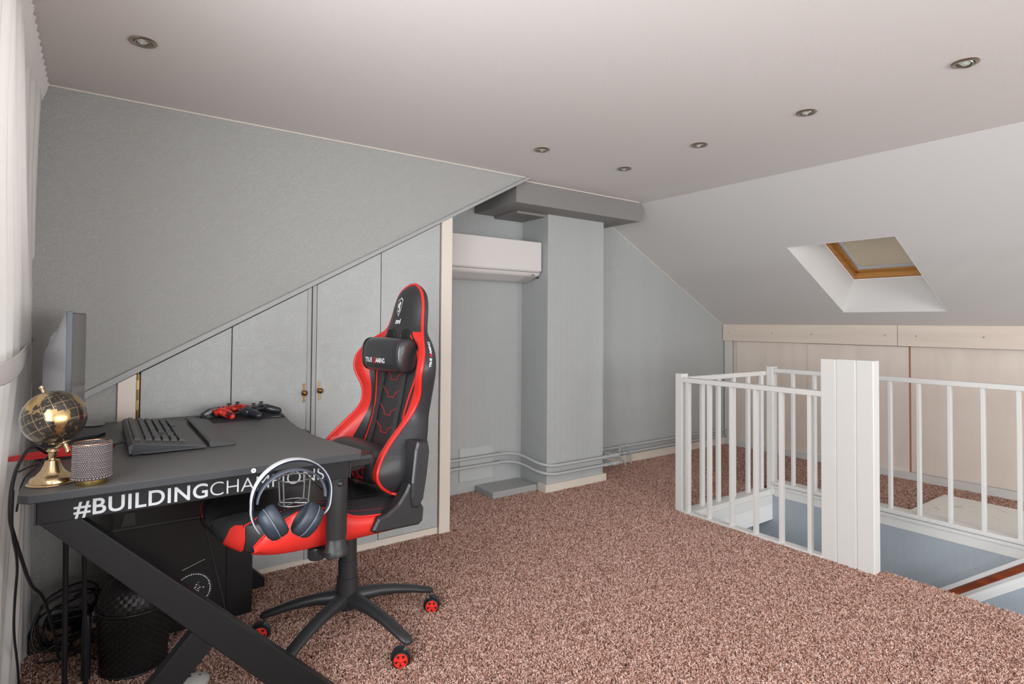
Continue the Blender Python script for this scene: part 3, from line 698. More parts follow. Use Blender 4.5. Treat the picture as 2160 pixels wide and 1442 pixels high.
# far adjustable foot seen beyond the computer
# ------------------------------------------------------------------ wire cup holder
cy, cx = 1.70, .466
chd = W('cup_holder', 'grey wire cup holder fixed below the desk edge, framed by the headset', 'cup holder', (cx, cy, .69))
def ring(r, z, n=32, ax=1.0): return [(cx+r*math.cos(2*PI*i/n), cy+r*ax*math.sin(2*PI*i/n), z) for i in range(n)]
M_wire = mat('grey_wire', (.20, .20, .20), .35, metal=.7)
chd.part(MB().tube(ring(.046, .7585), .0021, 8, closed=True), 'top_ring', M_wire)
chd.part(MB().tube(ring(.041, .689), .0021, 8, closed=True), 'bottom_ring', M_wire)
for a in (35, 145, 215, 325):
    a = math.radians(a); r1, r2 = .045, .040
    chd.part(MB().tube([(cx+r1*math.cos(a), cy+r1*math.sin(a), .757), (cx+r2*math.cos(a), cy+r2*math.sin(a), .689)], .0023, 8), 'upright', M_wire)
for a in (35, 145):
    a = math.radians(a)
    chd.part(MB().tube([(cx+.04*math.cos(a), cy+.04*math.sin(a), .688), (cx-.04*math.cos(a), cy-.04*math.sin(a), .688)], .0019, 6), 'cross_wire', M_wire)
for sx_ in (-.02, .02): chd.part(MB().tube(arcpath([(cx+sx_, cy+.04, .7585), (cx+sx_, 1.80, .7585), (cx+sx_, 1.805, .74)], .01), .0021, 6), 'bracket', M_wire)

# ------------------------------------------------------------------ headset hanging on the cup holder
HY = 1.672; hc = (.4535, .7125)
hs = W('headset', 'dark blue wireless headset with white headband hanging at the desk edge', 'headphones', (.45, HY, .70))
M_hw = mat('headset_white', (.50, .51, .54), .35); M_hb = mat('headset_navy', (.022, .032, .048), .45, bump=.1, bscale=900)
def band(R0, z0, a0, a1, n=40, xs=1.0):
    return [(a0+(a1-a0)*i/n) for i in range(n+1)]
def bpt(a, R, Rz=None): return Vector((hc[0]+R*math.sin(a), HY, hc[1]+(Rz or R)*math.cos(a)))
def strip_band(pts, nx, wid, th):
    rings = []
    for i, p in enumerate(pts):
        t = (pts[min(i+1, len(pts)-1)]-pts[max(i-1, 0)]).normalized(); nn = Vector((t.z, 0, -t.x))
        w_ = wid(i/(len(pts)-1)) if callable(wid) else wid
        y = Vector((0, w_/2, 0)); q = nn*th/2
        rings.append([p-y*.8-q, p-y, p-y*.8+q, p+y*.8+q, p+y, p+y*.8-q])
    return MB().loft(rings)
pts = [bpt(a, .108, .106) for a in [math.radians(-96+192*i/44) for i in range(45)]]
pts = [Vector((.373, HY, .622)), Vector((.352, HY, .655)), Vector((.3445, HY, .685))] + pts + [Vector((.559, HY, .672)), Vector((.548, HY, .655)), Vector((.530, HY, .645))]
hs.part(strip_band(pts, 1, lambda s: .015+.019*math.sin(PI*min(1, max(0, s)))**.7, .0038), 'headband', M_hw, smooth=50, sub=1)
p2 = [p+(Vector((hc[0], HY, hc[1]-.02))-p).normalized()*.0045 for p in pts[1:-1]]
hs.part(strip_band(p2, 1, lambda s: .012+.015*math.sin(PI*s)**.7, .0035), 'inner_band', M_hb, smooth=50)
p3 = [bpt(a, .092, .082)+Vector((0, 0, -.006)) for a in [math.radians(-88+182*i/34) for i in range(35)]]
hs.part(strip_band(p3, 1, lambda s: .016+.018*math.sin(PI*s), .005), 'head_strap', mat('strap_grey', (.085, .10, .13), .5), smooth=60)
def cup(c, nrm, name_l):
    nrm = Vector(nrm).normalized(); q = nrm.to_track_quat('Z', 'Y').to_matrix().to_4x4()
    Mx = Matrix.Translation(c) @ q @ Matrix.Diagonal((1.0, 1.24, 1.12, 1))
    shell = hs.part(MB().lathe([(0, .026), (.022, .025), (.033, .020), (.0375, .010), (.038, .002), (.0375, 0), (0, 0)], 36, Mx), 'ear_cup', M_hb)
    hs.part(MB().lathe([(0, 0), (.0365, 0), (.0385, -.004), (.0385, -.016), (.034, -.023), (.026, -.024), (.020, -.016), (0, -.016)], 36, Mx), 'ear_cushion', mat('cushion_navy', (.026, .034, .046), .5), smooth=60)
    hs.part(MB().lathe([(.0378, .0005), (.0390, .001), (.0390, .003), (.0378, .0035)], 36, Mx), 'rim', mat('rim_grey', (.13, .15, .18), .35), shell)
    return shell, Mx
c1, M1 = cup(Vector((.402, HY, .650)), (-.80, -.02, -.42), 'l')
c2, M2 = cup(Vector((.498, HY, .640)), (.74, -.06, -.55), 'r')
for i, a in enumerate((-125, -112, -98, -86, -76)):
    r = math.radians(a-10)
    p = M1 @ Vector((.0345*math.cos(r), .0345*math.sin(r), .0175)); 
    hs.part(MB().ell(p, .0022, 8, 6), 'button', mat('btn_grey', (.5, .52, .55), .4) if i == 0 else bpy.data.materials['btn_grey'], c1)

# ------------------------------------------------------------------ monitor
mon = W('monitor', 'curved monitor with silver back and red foot seen edge-on', 'monitor', (-.08, 2.4, ZT))
M_sil = mat('monitor_silver', (.40, .41, .44), .32, metal=.35); M_bez = mat('monitor_bezel', (.10, .11, .13), .35, metal=.3); M_scr = mat('screen_gloss', (.10, .09, .085), .18, spec=.8)
M_red = mat('red_gloss', (.55, .012, .015), .28)
my0, my1, mz0, mz1 = 2.13, 2.74, .868, 1.228
def scx(y): u = (y-my0)/(my1-my0)*2-1; return -.062+.012*u-.016*(1-u*u)+.018    # gentle concave curve
n = 20; ys_ = [my0+(my1-my0)*i/n for i in range(n+1)]
def curved(off0, off1, z0, z1, y0=0, y1=n):
    rings = [[(scx(ys_[i])+off0, ys_[i], z0), (scx(ys_[i])+off1, ys_[i], z0), (scx(ys_[i])+off1, ys_[i], z1), (scx(ys_[i])+off0, ys_[i], z1)] for i in range(y0, y1+1)]
    return MB().loft(rings)
mon.part(curved(-.014, 0, mz0, mz1), 'bezel', M_bez, smooth=25, bevel=.001)
mon.part(curved(0, .0012, mz0+.006, mz1-.005), 'screen', M_scr, smooth=25)
hb_ = MB(); rings = []
for k, (s, dx) in enumerate(((1, -.014), (.98, -.020), (.80, -.042), (.55, -.066), (.45, -.070))):
    cyy, czz = 2.435, 1.035; rr = []
    for j in range(28):
        a = 2*PI*j/28; sq = 1/max(abs(math.cos(a)), abs(math.sin(a)))**.8
        hy, hz = .305*s*math.cos(a)*sq, .178*s*math.sin(a)*sq
        hy = max(-.305*s, min(.305*s, hy)); hz = max(-.178*s, min(.178*s, hz))
        rr.append((scx(2.435+hy)+dx, cyy+hy, czz+hz+(.012 if k < 2 else -.02)))
    rings.append(rr)
hb_.loft(rings)
mon.part(hb_, 'back_housing', M_sil, smooth=30)
mon.part(MB().loft([[(x0_, 2.35, z_), (-.072, 2.35, z_), (-.072, 2.54, z_), (x0_, 2.54, z_)] for x0_, z_ in ((-.121, ZT+.03), (-.1235, 1.0), (-.1235, 1.11), (-.119, 1.145), (-.108, 1.165))]), 'stand_column', M_sil, smooth=0, bevel=.004)
mon.part(MB().loft([[(-.135, 2.235, ZT+.030), (-.105, 2.235, ZT+.030), (-.105, 2.29, ZT+.030), (-.135, 2.29, ZT+.030)], [(-.115, 2.34, ZT+.075), (-.085, 2.34, ZT+.075), (-.085, 2.40, ZT+.075), (-.115, 2.40, ZT+.075)]]), 'neck_brace', M_black, smooth=0, bevel=.003)
def leg_bar(a, b_, w0, w1, h0, h1):
    a, b_ = Vector(a), Vector(b_); t = (b_-a).normalized(); s_ = Vector((-t.y, t.x, 0))
    r1 = [a-s_*w0, a+s_*w0, a+s_*w0*.8+Vector((0, 0, h0)), a-s_*w0*.8+Vector((0, 0, h0))]
    r2 = [b_-s_*w1, b_+s_*w1, b_+s_*w1*.8+Vector((0, 0, h1)), b_-s_*w1*.8+Vector((0, 0, h1))]
    return MB().loft([r1, r2])
mon.part(leg_bar((-.225, 2.205, ZT+.008), (-.055, 2.215, ZT+.006), .010, .014, .010, .030), 'foot_bar', M_red, smooth=0, bevel=.0015)
mon.part(leg_bar((-.055, 2.215, ZT+.001), (.055, 2.33, ZT+.001), .014, .008, .032, .006), 'foot_bar', M_red, smooth=0, bevel=.0015)
mon.part(MB().box(-.135, -.07, 2.232, 2.45, ZT+.001, ZT+.034), 'foot_hub', M_black, smooth=0, bevel=.004)

# ------------------------------------------------------------------ globe
gc = Vector((-.083, 1.893, .951)); GR = .0695
gb = W('desk_globe', 'small gold and black desk globe on bell shaped brass foot', 'globe', (-.084, 1.893, ZT))
M_gold = mat('globe_brass', (.58, .44, .26), .22, metal=1, bump=.05, bscale=400)
M_goldmap = mat('globe_gold_print', (.50, .36, .17), .25, metal=1)
gm, nt, b = newmat('globe_black'); b.inputs['Roughness'].default_value = .16; b.inputs['Coat Weight'].default_value = .6
tc = N(nt, 'ShaderNodeTexCoord'); s = N(nt, 'ShaderNodeSeparateXYZ')
GT = Matrix.Translation(gc) @ Matrix.Rotation(math.radians(-20), 4, 'Y') @ Matrix.Rotation(math.radians(-14), 4, 'X')
GTi = GT.inverted()
# local coordinates of the globe come from an attribute stored per vertex
at = N(nt, 'ShaderNodeAttribute', attribute_name='gpos'); nt.links.new(at.outputs['Vector'], s.inputs[0])
lon = math_n(nt, 'ARCTAN2', s.outputs[1], s.outputs[0]); lat = math_n(nt, 'ARCSINE', s.outputs[2])
def gridl(v, k): return math_n(nt, 'LESS_THAN', math_n(nt, 'PINGPONG', v, math.radians(k)/2), .011)
gl_ = math_n(nt, 'MAXIMUM', gridl(lon, 20), gridl(lat, 20))
no = N(nt, 'ShaderNodeTexNoise'); no.inputs['Scale'].default_value = 9; no.inputs['Detail'].default_value = 6; nt.links.new(at.outputs['Vector'], no.inputs['Vector'])
sp = math_n(nt, 'GREATER_THAN', no.outputs[0], .63)
fac = math_n(nt, 'MAXIMUM', gl_, math_n(nt, 'MULTIPLY', sp, .5))
mx = N(nt, 'ShaderNodeMix'); mx.data_type = 'RGBA'; mx.inputs[6].default_value = (.028, .023, .02, 1); mx.inputs[7].default_value = (.50, .38, .2, 1)
nt.links.new(fac, mx.inputs[0]); nt.links.new(mx.outputs[2], b.inputs['Base Color']); nt.links.new(math_n(nt, 'ADD', math_n(nt, 'MULTIPLY', fac, .7), .25), b.inputs['Metallic'])
sph = MB().ell((0, 0, 0), GR, 64, 32); loc = [Vector(v)/GR for v in sph.v]; sph.xf(GT)
go = gb.part(sph, 'globe_ball', gm, smooth=180)
a_ = go.data.attributes.new('gpos', 'FLOAT_VECTOR', 'POINT')
for i, v in enumerate(loc): a_.data[i].vector = v
# land masses as thin raised foil, cells of two degrees inside lon/lat outlines
# the side that faces the camera is centred on the South Atlantic
cam_dir = (GTi @ Vector((0, 0, 1.2))).normalized(); lon_c = math.degrees(math.atan2(cam_dir.y, cam_dir.x))
LON0 = lon_c+66       # longitude -38 faces the camera side
SA = [(-80, 8), (-72, 12), (-60, 9), (-50, 1), (-36, -6), (-39, -16), (-48, -26), (-57, -36), (-65, -44), (-70, -54), (-74, -50), (-72, -32), (-70, -18), (-81, -5)]
NA = [(-160, 62), (-130, 70), (-95, 72), (-80, 66), (-62, 58), (-56, 50), (-70, 43), (-80, 32), (-82, 26), (-90, 30), (-97, 26), (-95, 18), (-86, 20), (-83, 9), (-92, 14), (-106, 20), (-114, 30), (-124, 42), (-130, 54), (-150, 58)]
AF = [(-17, 15), (-9, 31), (10, 37), (32, 31), (43, 12), (51, 11), (40, -6), (35, -22), (22, -34), (14, -22), (9, 0), (-8, 5)]
EU = [(-9, 38), (-2, 48), (8, 56), (20, 60), (28, 70), (60, 70), (100, 76), (140, 72), (140, 50), (120, 30), (105, 10), (78, 8), (70, 22), (45, 14), (36, 32), (25, 38), (12, 44)]
GLD = [(-55, 60), (-22, 70), (-20, 80), (-60, 81), (-68, 76)]
AU = [(114, -22), (131, -12), (146, -15), (153, -28), (140, -38), (116, -34)]
def inside(p, poly):
    x, y = p; c = False
    for i in range(len(poly)):
        x1, y1 = poly[i]; x2, y2 = poly[i-1]
        if (y1 > y) != (y2 > y) and x < (x2-x1)*(y-y1)/(y2-y1)+x1: c = not c
    return c
def lp(lo, la, r):
    lo = math.radians(lo+LON0); la = math.radians(la); return GT @ Vector((r*math.cos(la)*math.cos(lo), r*math.cos(la)*math.sin(lo), r*math.sin(la)))
for nm, pl in (('landmass', SA), ('landmass', NA), ('landmass', AF), ('landmass', EU), ('landmass', GLD), ('landmass', AU)):
    m = MB(); st = 2.0
    xs0, xs1 = min(p[0] for p in pl), max(p[0] for p in pl); z0_, z1_ = min(p[1] for p in pl), max(p[1] for p in pl)
    lo = xs0
    while lo < xs1:
        la = z0_
        while la < z1_:
            jit = noise.noise(Vector((lo*.15, la*.15, 0)))*5
            if inside((lo+st/2+jit, la+st/2+jit), pl):
                m.add([lp(lo, la, GR*1.004), lp(lo+st, la, GR*1.004), lp(lo+st, la+st, GR*1.004), lp(lo, la+st, GR*1.004)], [(0, 1, 2, 3)])
            la += st
        lo += st
    gb.part(m, nm, M_goldmap, go, smooth=180, weld=True)
top = GT @ Vector((0, 0, GR)); bot = GT @ Vector((0, 0, -GR)); axd = (top-bot).normalized()
qa = axd.to_track_quat('Z', 'Y').to_matrix().to_4x4()
gb.part(MB().lathe([(.0, -.002), (.004, -.001), (.004, .010), (.0055, .011), (.0055, .018), (0, .019)], 16, Matrix.Translation(top) @ qa), 'pole_knob', M_gold)
gb.part(MB().lathe([(0, .002), (.013, .001), (.013, -.001), (.005, -.003), (.0045, -.018), (.006, -.020), (.006, -.026), (0, -.03)], 20, Matrix.Translation(bot) @ qa), 'pole_socket', M_gold)
fc = Vector((-.084, 1.893, ZT))
gb.part(MB().lathe([(0, 0), (.052, 0), (.0535, .0025), (.052, .005), (.047, .006), (.047, .012), (.044, .017), (.034, .022), (.024, .034), (.018, .048), (.0155, .058), (.009, .060), (.0075, .064), (.009, .067), (.009, .078), (.0135, .081), (.010, .088), (0, .09)], 40, Matrix.Translation(fc)), 'bell_foot', M_gold)
gb.part(MB().tube([fc+Vector((0, 0, .08)), fc+Vector((.008, -.002, .088)), bot+axd*.002], .0045, 10), 'stem', M_gold)

# ------------------------------------------------------------------ beaded glass candle holder
cc_ = Vector((-.0015, 1.832, ZT))
ch = W('candle_holder', 'grey beaded glass candle holder on low gold base beside the globe', 'candle holder', tuple(cc_))
M_glassg = mat('smoke_glass', (.30, .26, .27), .12, trans=.6)
M_bead = mat('glass_bead', (.20, .175, .18), .12, metal=.55, coat=.6)
T0 = Matrix.Translation(cc_)
ch.part(MB().lathe([(0, 0), (.0325, 0), (.0335, .001), (.0335, .013), (0, .013)], 40, T0), 'gold_base', mat('candle_gold', (.62, .49, .17), .25, metal=1))
ch.part(MB().lathe([(0, .0135), (.037, .0135), (.0405, .017), (.0405, .103), (.0375, .103), (.0375, .020), (0, .018)], 40, T0), 'glass', M_glassg, smooth=60)
ch.part(MB().tube([cc_+Vector((.039*math.cos(a), .039*math.sin(a), .104)) for a in [2*PI*i/48 for i in range(48)]], .0018, 8, closed=True), 'rim', mat('rose_rim', (.62, .36, .24), .2, metal=1))
bd = MB(); rr = random.Random(2)
for j in range(17):
    z = .0245+j*.0047; nb = 50; rb = .0021 if j % 4 else .0026
    for i in range(nb):
        a = 2*PI*(i+.5*(j % 2))/nb; bd.ell(cc_+Vector((.0408*math.cos(a), .0408*math.sin(a), z)), (rb, rb, rb), 6, 4)
for i in range(34):
    a = 2*PI*i/34; bd.ell(cc_+Vector((.0415*math.cos(a), .0415*math.sin(a), .0185)), (.0034, .0034, .0034), 6, 5)
o = ch.part(bd, 'glass_beads', M_bead, smooth=180); o['kind'] = 'stuff'

# ------------------------------------------------------------------ keyboard and wrist rest
kb = W('keyboard', 'black full-size keyboard tilted up toward the monitor', 'keyboard', (.19, 2.4, ZT))
kx0, kx1, ky0, ky1 = .088, .300, 2.118, 2.695
M_kb = mat('keyboard_body', (.050, .047, .046), .42, bump=.1, bscale=800); M_key = mat('keycap', (.012, .012, .012), .35); M_kside = mat('keyboard_side', (.012, .016, .022), .3)
def kz(x): return ZT+.012+.028*(kx1-x)/(kx1-kx0)
prof = [(kx0, ZT+.008), (kx0-.002, ZT+.030), (kx0+.010, kz(kx0+.01)), (kx1-.022, kz(kx1-.022)), (kx1, ZT+.010), (kx1, ZT+.004), (kx0+.05, ZT+.004)]
kb.part(MB().prism(prof, 'xz', ky0, ky1), 'body', M_kb, smooth=0, bevel=.0018)
kb.part(MB().prism([(kx0+.006, ZT+.010), (kx0+.012, kz(kx0)-.003), (kx1-.03, kz(kx1-.02)-.002), (kx1-.008, ZT+.009)], 'xz', ky0-.0012, ky0), 'side_plate', M_kside, smooth=0)
kb.part(MB().box(kx0+.01, kx0+.03, ky0+.02, ky0+.06, ZT, ZT+.012), 'foot', M_black, smooth=0); kb.part(MB().box(kx0+.01, kx0+.03, ky1-.06, ky1-.02, ZT, ZT+.012), 'foot', M_black, smooth=0)
kb.part(MB().box(kx1-.03, kx1-.01, ky0+.02, ky1-.02, ZT, ZT+.006), 'rubber_strip', M_black, smooth=0)
key0 = None
rowsx = [.112, .143, .1665, .190, .2135, .237]
slope_a = math.atan(.028/(kx1-kx0))
def keymesh(w_, d_):
    m = MB(); a, c2_ = d_/2, w_/2
    m.loft([[(-a, -c2_, 0), (a, -c2_, 0), (a, c2_, 0), (-a, c2_, 0)], [(-a*.78, -c2_*.8, .0085), (a*.78, -c2_*.8, .0085), (a*.78, c2_*.8, .0085), (-a*.78, c2_*.8, .0085)]])
    m.xf(Matrix.Rotation(slope_a, 4, 'Y')); return m
cache = {}
def key(x, y, w_=.0185, d_=.0190):
    k_ = (round(w_, 4), round(d_, 4))
    if k_ not in cache:
        cache[k_] = keymesh(*k_).build('key', M_key, kb.o, smooth=0); o = cache[k_]
    else:
        o = cache[k_].copy(); COL.objects.link(o)
    o.location = (x-.19, y-2.4, kz(x)-ZT-.0005)
P_ = .0208
# the alphanumeric block starts at the far end; the keypad is at the near end
yt = ky1-.03
for r, x in enumerate(rowsx):
    if r == 0:
        for q in range(13):
            key(x, yt-P_*.5-q*P_*1.18, .0185, .017)
        for q in range(3): key(x, yt-P_*16.0-q*P_, .0185, .017)
        for q in range(4): key(x, yt-P_*19.6-q*P_, .0185, .017)
        continue
    nk = (0, 14, 14, 13, 12, 4)[r]
    if r < 5:
        for q in range(nk): key(x, yt-P_*.5-q*P_*(15/nk), .0185*(15/nk)**.98, .019)
    else:
        for q in range(3): key(x, yt-P_*(.65+1.28*q), .023, .019)
        key(x, yt-P_*6.9, .118, .019)
        for q in range(4): key(x, yt-P_*(10.6+1.28*q), .023, .019)
    if r in (1, 2):
        for q in range(3): key(x, yt-P_*16.0-q*P_)
    if r == 4: key(x, yt-P_*17.0)
    if r == 5:
        for q in range(3): key(x, yt-P_*16.0-q*P_)
    for q in range(4): key(x, yt-P_*19.6-q*P_)
kb.part(MB().tube([(kx0+.004, 2.30, ZT+.018), (kx0-.012, 2.30, ZT+.016), (kx0-.03, 2.298, ZT+.012)], [.0042, .0042, .003], 10), 'cable_relief', M_black)
kc = MB().tube(arcpath([(kx0-.03, 2.298, ZT+.012), (.0, 2.26, ZT+.004), (-.06, 2.20, ZT+.004), (-.14, 2.12, ZT+.006), (-.16, 2.03, ZT+.01)], .05), .0024, 8)
kb.part(kc, 'cable', M_black)
wr = W('wrist_rest', 'black wedge shaped wrist rest next to the keyboard', 'wrist rest', (.345, 2.42, ZT))
wp = [(.312, ZT+.001), (.309, ZT+.018), (.318, ZT+.021), (.386, ZT+.009), (.392, ZT+.003), (.375, ZT), (.34, ZT)]
wr.part(MB().prism(wp, 'xz', 2.132, 2.712), 'pad', mat('leatherette', (.040, .040, .041), .4, bump=.3, bscale=300, var=.25, vscale=14), smooth=0, bevel=.002)
wr.part(MB().prism([(.312, ZT), (.316, ZT+.012), (.36, ZT)], 'xz', 2.14, 2.70), 'base', M_black, smooth=0)

# ------------------------------------------------------------------ mouse mat, controllers, mouse
mt = W('mouse_mat', 'black cloth mouse mat at the far end of the desk under controllers', 'mouse mat', (.54, 2.74, ZT))
mt.part(MB().prism([(.392, 2.64), (.40, 2.632), (.668, 2.632), (.679, 2.642), (.686, 2.83), (.678, 2.845), (.40, 2.845), (.392, 2.838)], 'xy', ZT, ZT+.003), 'cloth', mat('mat_cloth', (.016, .014, .015), .9, bump=.4, bscale=900), smooth=0)
lg = MB()
for i, (a, b2) in enumerate(((0, .006), (.012, .010), (.022, .007), (.032, .012))):
    lg.prism([(.626+a, 2.655), (.634+a, 2.655), (.636+a, 2.655+b2), (.628+a, 2.655+b2)], 'xy', ZT+.003, ZT+.0034)
mt.part(lg, 'print', M_let, smooth=0)
def controller(name, c, rz, label, mbody, mdark, tilt=0.0):
    t = thing(name, label, 'game controller', c, rz, 'game controllers on the mat')
    R = Matrix.Rotation(tilt, 4, 'X')
    def bp(m, n_, mm, parent=t, **k): return m.xf(R).build(n_, mm, parent, **k)
    body = MB()
    # centre bar and shoulders (local: x across, +y towards the player = grips)
    rings = []
    for x, wy, wz, oy, oz in ((-.082, .010, .008, .004, .024), (-.078, .022, .015, .004, .025), (-.062, .029, .0185, .003, .027), (-.040, .029, .0175, .002, .028), (0, .027, .015, .0, .028), (.040, .029, .0175, .002, .028), (.062, .029, .0185, .003, .027), (.078, .022, .015, .004, .025), (.082, .010, .008, .004, .024)):
        rings.append([(x, oy+wy*math.cos(2*PI*j/16), oz+wz*math.sin(2*PI*j/16)) for j in range(16)])
    b0 = bp(body.loft(rings), 'body', mbody, smooth=60)
    for sx in (-1, 1):
        g_ = MB(); g_.tube([(sx*.058, -.002, .028), (sx*.061, .022, .025), (sx*.068, .046, .019), (sx*.075, .066, .0145), (sx*.078, .078, .0135), (sx*.079, .084, .0135)], [.0175, .0185, .0175, .0155, .012, .005], 16)
        bp(g_, 'grip', mbody, smooth=60)
        bp(MB().lathe([(0, 0), (.0135, 0), (.0145, .003), (.012, .006), (.0, .006)], 20, Matrix.Translation((sx*.028, .016, .039))), 'stick_well', mdark)
        st = bp(MB().lathe([(0, 0), (.0038, 0), (.0035, .009), (.0088, .011), (.0092, .0135), (.0075, .0145), (0, .013)], 18, Matrix.Translation((sx*.028, .016, .0445))), 'thumb_stick', M_black)
        bp(MB().box(sx*.062-.014, sx*.062+.014, -.030, -.018, .024, .036), 'shoulder_button', mdark, smooth=0, bevel=.003)
    bp(MB().box(-.024, .024, -.024, .004, .040, .0445), 'touch_pad', mdark, smooth=0, bevel=.002)
    for dx, dy in ((0, -.010), (0, .008), (-.009, -.001), (.009, -.001)):
        bp(MB().lathe([(0, 0), (.0042, 0), (.0042, .003), (0, .0035)], 12, Matrix.Translation((.053+dx, dy, .0435))), 'button', M_black)
    bp(MB().box(-.064, -.042, -.005, .002, .043, .0465).box(-.0565, -.0495, -.0125, .0095, .043, .0465), 'direction_pad', M_black, smooth=0, bevel=.001)
    return t
M_credn, nt, b = newmat('red_camouflage'); b.inputs['Roughness'].default_value = .32
g = N(nt, 'ShaderNodeNewGeometry'); vo = N(nt, 'ShaderNodeTexNoise'); vo.inputs['Scale'].default_value = 42; vo.inputs['Detail'].default_value = 0; nt.links.new(g.outputs['Position'], vo.inputs['Vector'])
r = N(nt, 'ShaderNodeValToRGB'); r.color_ramp.interpolation = 'CONSTANT'; e = r.color_ramp.elements
e[0].position = 0; e[0].color = (.10, .012, .01, 1); e[1].position = .42; e[1].color = (.62, .018, .014, 1); k = e.new(.58); k.color = (.80, .09, .06, 1)
nt.links.new(vo.outputs[0], r.inputs[0]); nt.links.new(r.outputs[0], b.inputs['Base Color'])
M_redd = mat('red_trim', (.50, .015, .012), .35)
controller('game_controller', (.483, 2.783, ZT+.003), math.radians(222), 'red camouflage game controller with black thumb sticks', M_credn, M_redd, 0)
controller('game_controller', (.572, 2.735, ZT+.003), math.radians(226), 'glossy black game controller in front on the mouse mat', mat('pad_black', (.022, .025, .032), .22), M_black, 0)
ms = W('gaming_mouse', 'black and silver angular gaming mouse left of the red controller', 'mouse', (.42, 2.80, ZT))
mt0 = Matrix.Translation((.425, 2.800, ZT+.003)) @ Matrix.Rotation(math.radians(20), 4, 'Z')
rings = [[(x*1.0, -w_, 0), (x, -w_*.9, h_*.7), (x, -w_*.5, h_), (x, w_*.5, h_), (x, w_*.9, h_*.7), (x, w_, 0)] for x, w_, h_ in ((-.060, .012, .008), (-.045, .028, .022), (-.015, .031, .034), (.02, .030, .036), (.05, .028, .026), (.062, .016, .012))]
ms.part(MB().loft(rings).xf(mt0), 'body', M_black, smooth=30, bevel=.002)
for sy in (-1, 1):
    ms.part(MB().loft([[(x, sy*w_*.62, h_), (x, sy*w_*.95, h_*.75), (x, sy*w_*.97, h_*.78), (x, sy*w_*.62, h_+.003)] for x, w_, h_ in ((-.052, .022, .016), (-.02, .031, .033), (.02, .030, .036), (.045, .028, .028))]).xf(mt0), 'side_panel', M_sil, smooth=0)
ms.part(MB().tube([(-.06, 0, .008), (-.09, .01, .002), (-.11, .03, .002)], .0018, 8).xf(mt0), 'cable', M_black)
# small items behind the globe
cst = W('glass_dish', 'small clear round dish at the far left of the desk', 'dish', (.0, 2.8, ZT))
cst.part(MB().lathe([(0, 0), (.03, 0), (.038, .006), (.036, .006), (.029, .002), (0, .002)], 28, Matrix.Translation((.0, 2.82, ZT))), 'bowl', mat('clear_dish', (.7, .7, .72), .05, trans=.7))
ph = W('flat_device', 'flat black slab shaped device lying behind the globe', 'device', (-.02, 2.58, ZT))
ph.part(MB().prism([(-.07, 2.50), (.015, 2.53), (.035, 2.57), (.035, 2.62), (-.07, 2.60)], 'xy', ZT, ZT+.012), 'case', M_black, smooth=0, bevel=.002)
# ------------------------------------------------------------------ gaming chair
CH = thing('gaming_chair', 'black and red racing style gaming chair pulled up to the desk', 'chair', (.822, 2.185, 0), math.radians(187))
M_lea = mat('black_leatherette', (.030, .030, .032), .42, bump=.25, bscale=420, spec=.5)
M_perf, nt, b = newmat('perforated_leatherette'); b.inputs['Base Color'].default_value = (.032, .033, .036, 1); b.inputs['Roughness'].default_value = .4
tc = N(nt, 'ShaderNodeTexCoord'); vo = N(nt, 'ShaderNodeTexVoronoi'); vo.inputs['Scale'].default_value = 210; vo.inputs['Randomness'].default_value = .15
nt.links.new(tc.outputs['Object'], vo.inputs['Vector'])
r = N(nt, 'ShaderNodeValToRGB'); r.color_ramp.elements[0].position = .14; r.color_ramp.elements[1].position = .22; nt.links.new(vo.outputs['Distance'], r.inputs[0])
bu = N(nt, 'ShaderNodeBump'); bu.inputs['Strength'].default_value = .8; bu.inputs['Distance'].default_value = .0015; nt.links.new(r.outputs[0], bu.inputs['Height']); nt.links.new(bu.outputs[0], b.inputs['Normal'])
M_carb = mat('carbon_leatherette', (.030, .031, .034), .26, bump=.5, bscale=260, spec=.6)
M_rl = mat('red_leatherette', (.72, .032, .024), .36, bump=.2, bscale=420)
M_pipe_r = mat('red_piping', (.75, .03, .025), .3)
M_plast = mat('chair_plastic', (.024, .025, .027), .38, bump=.25, bscale=700)
M_facet = mat('plastic_facet', (.20, .20, .21), .32)
M_print = mat('print_white', (.78, .78, .80), .5); M_printr = mat('print_red', (.7, .02, .03), .5)
def cp(mb, n_, m, parent=None, **k): return mb.build(n_, m, parent or CH, **k)
def interp(rows, t):
    """Catmull-Rom through rows [(key, a, b, c...)] at key t"""
    ks = [r[0] for r in rows]
    if t <= ks[0]: return list(rows[0][1:])
    if t >= ks[-1]: return list(rows[-1][1:])
    i = max(k for k in range(len(ks)-1) if ks[k] <= t)
    u = (t-ks[i])/(ks[i+1]-ks[i]); p0 = rows[max(i-1, 0)]; p1 = rows[i]; p2 = rows[i+1]; p3 = rows[min(i+2, len(rows)-1)]
    o = []
    for c in range(1, len(rows[0])):
        a, b_, d, e = p0[c], p1[c], p2[c], p3[c]
        m1 = (d-a)/(p2[0]-p0[0])*(p2[0]-p1[0]) if p2[0] != p0[0] else 0; m2 = (e-b_)/(p3[0]-p1[0])*(p2[0]-p1[0]) if p3[0] != p1[0] else 0
        o.append((2*u**3-3*u*u+1)*b_+(u**3-2*u*u+u)*m1+(-2*u**3+3*u*u)*d+(u**3-u*u)*m2)
    return o
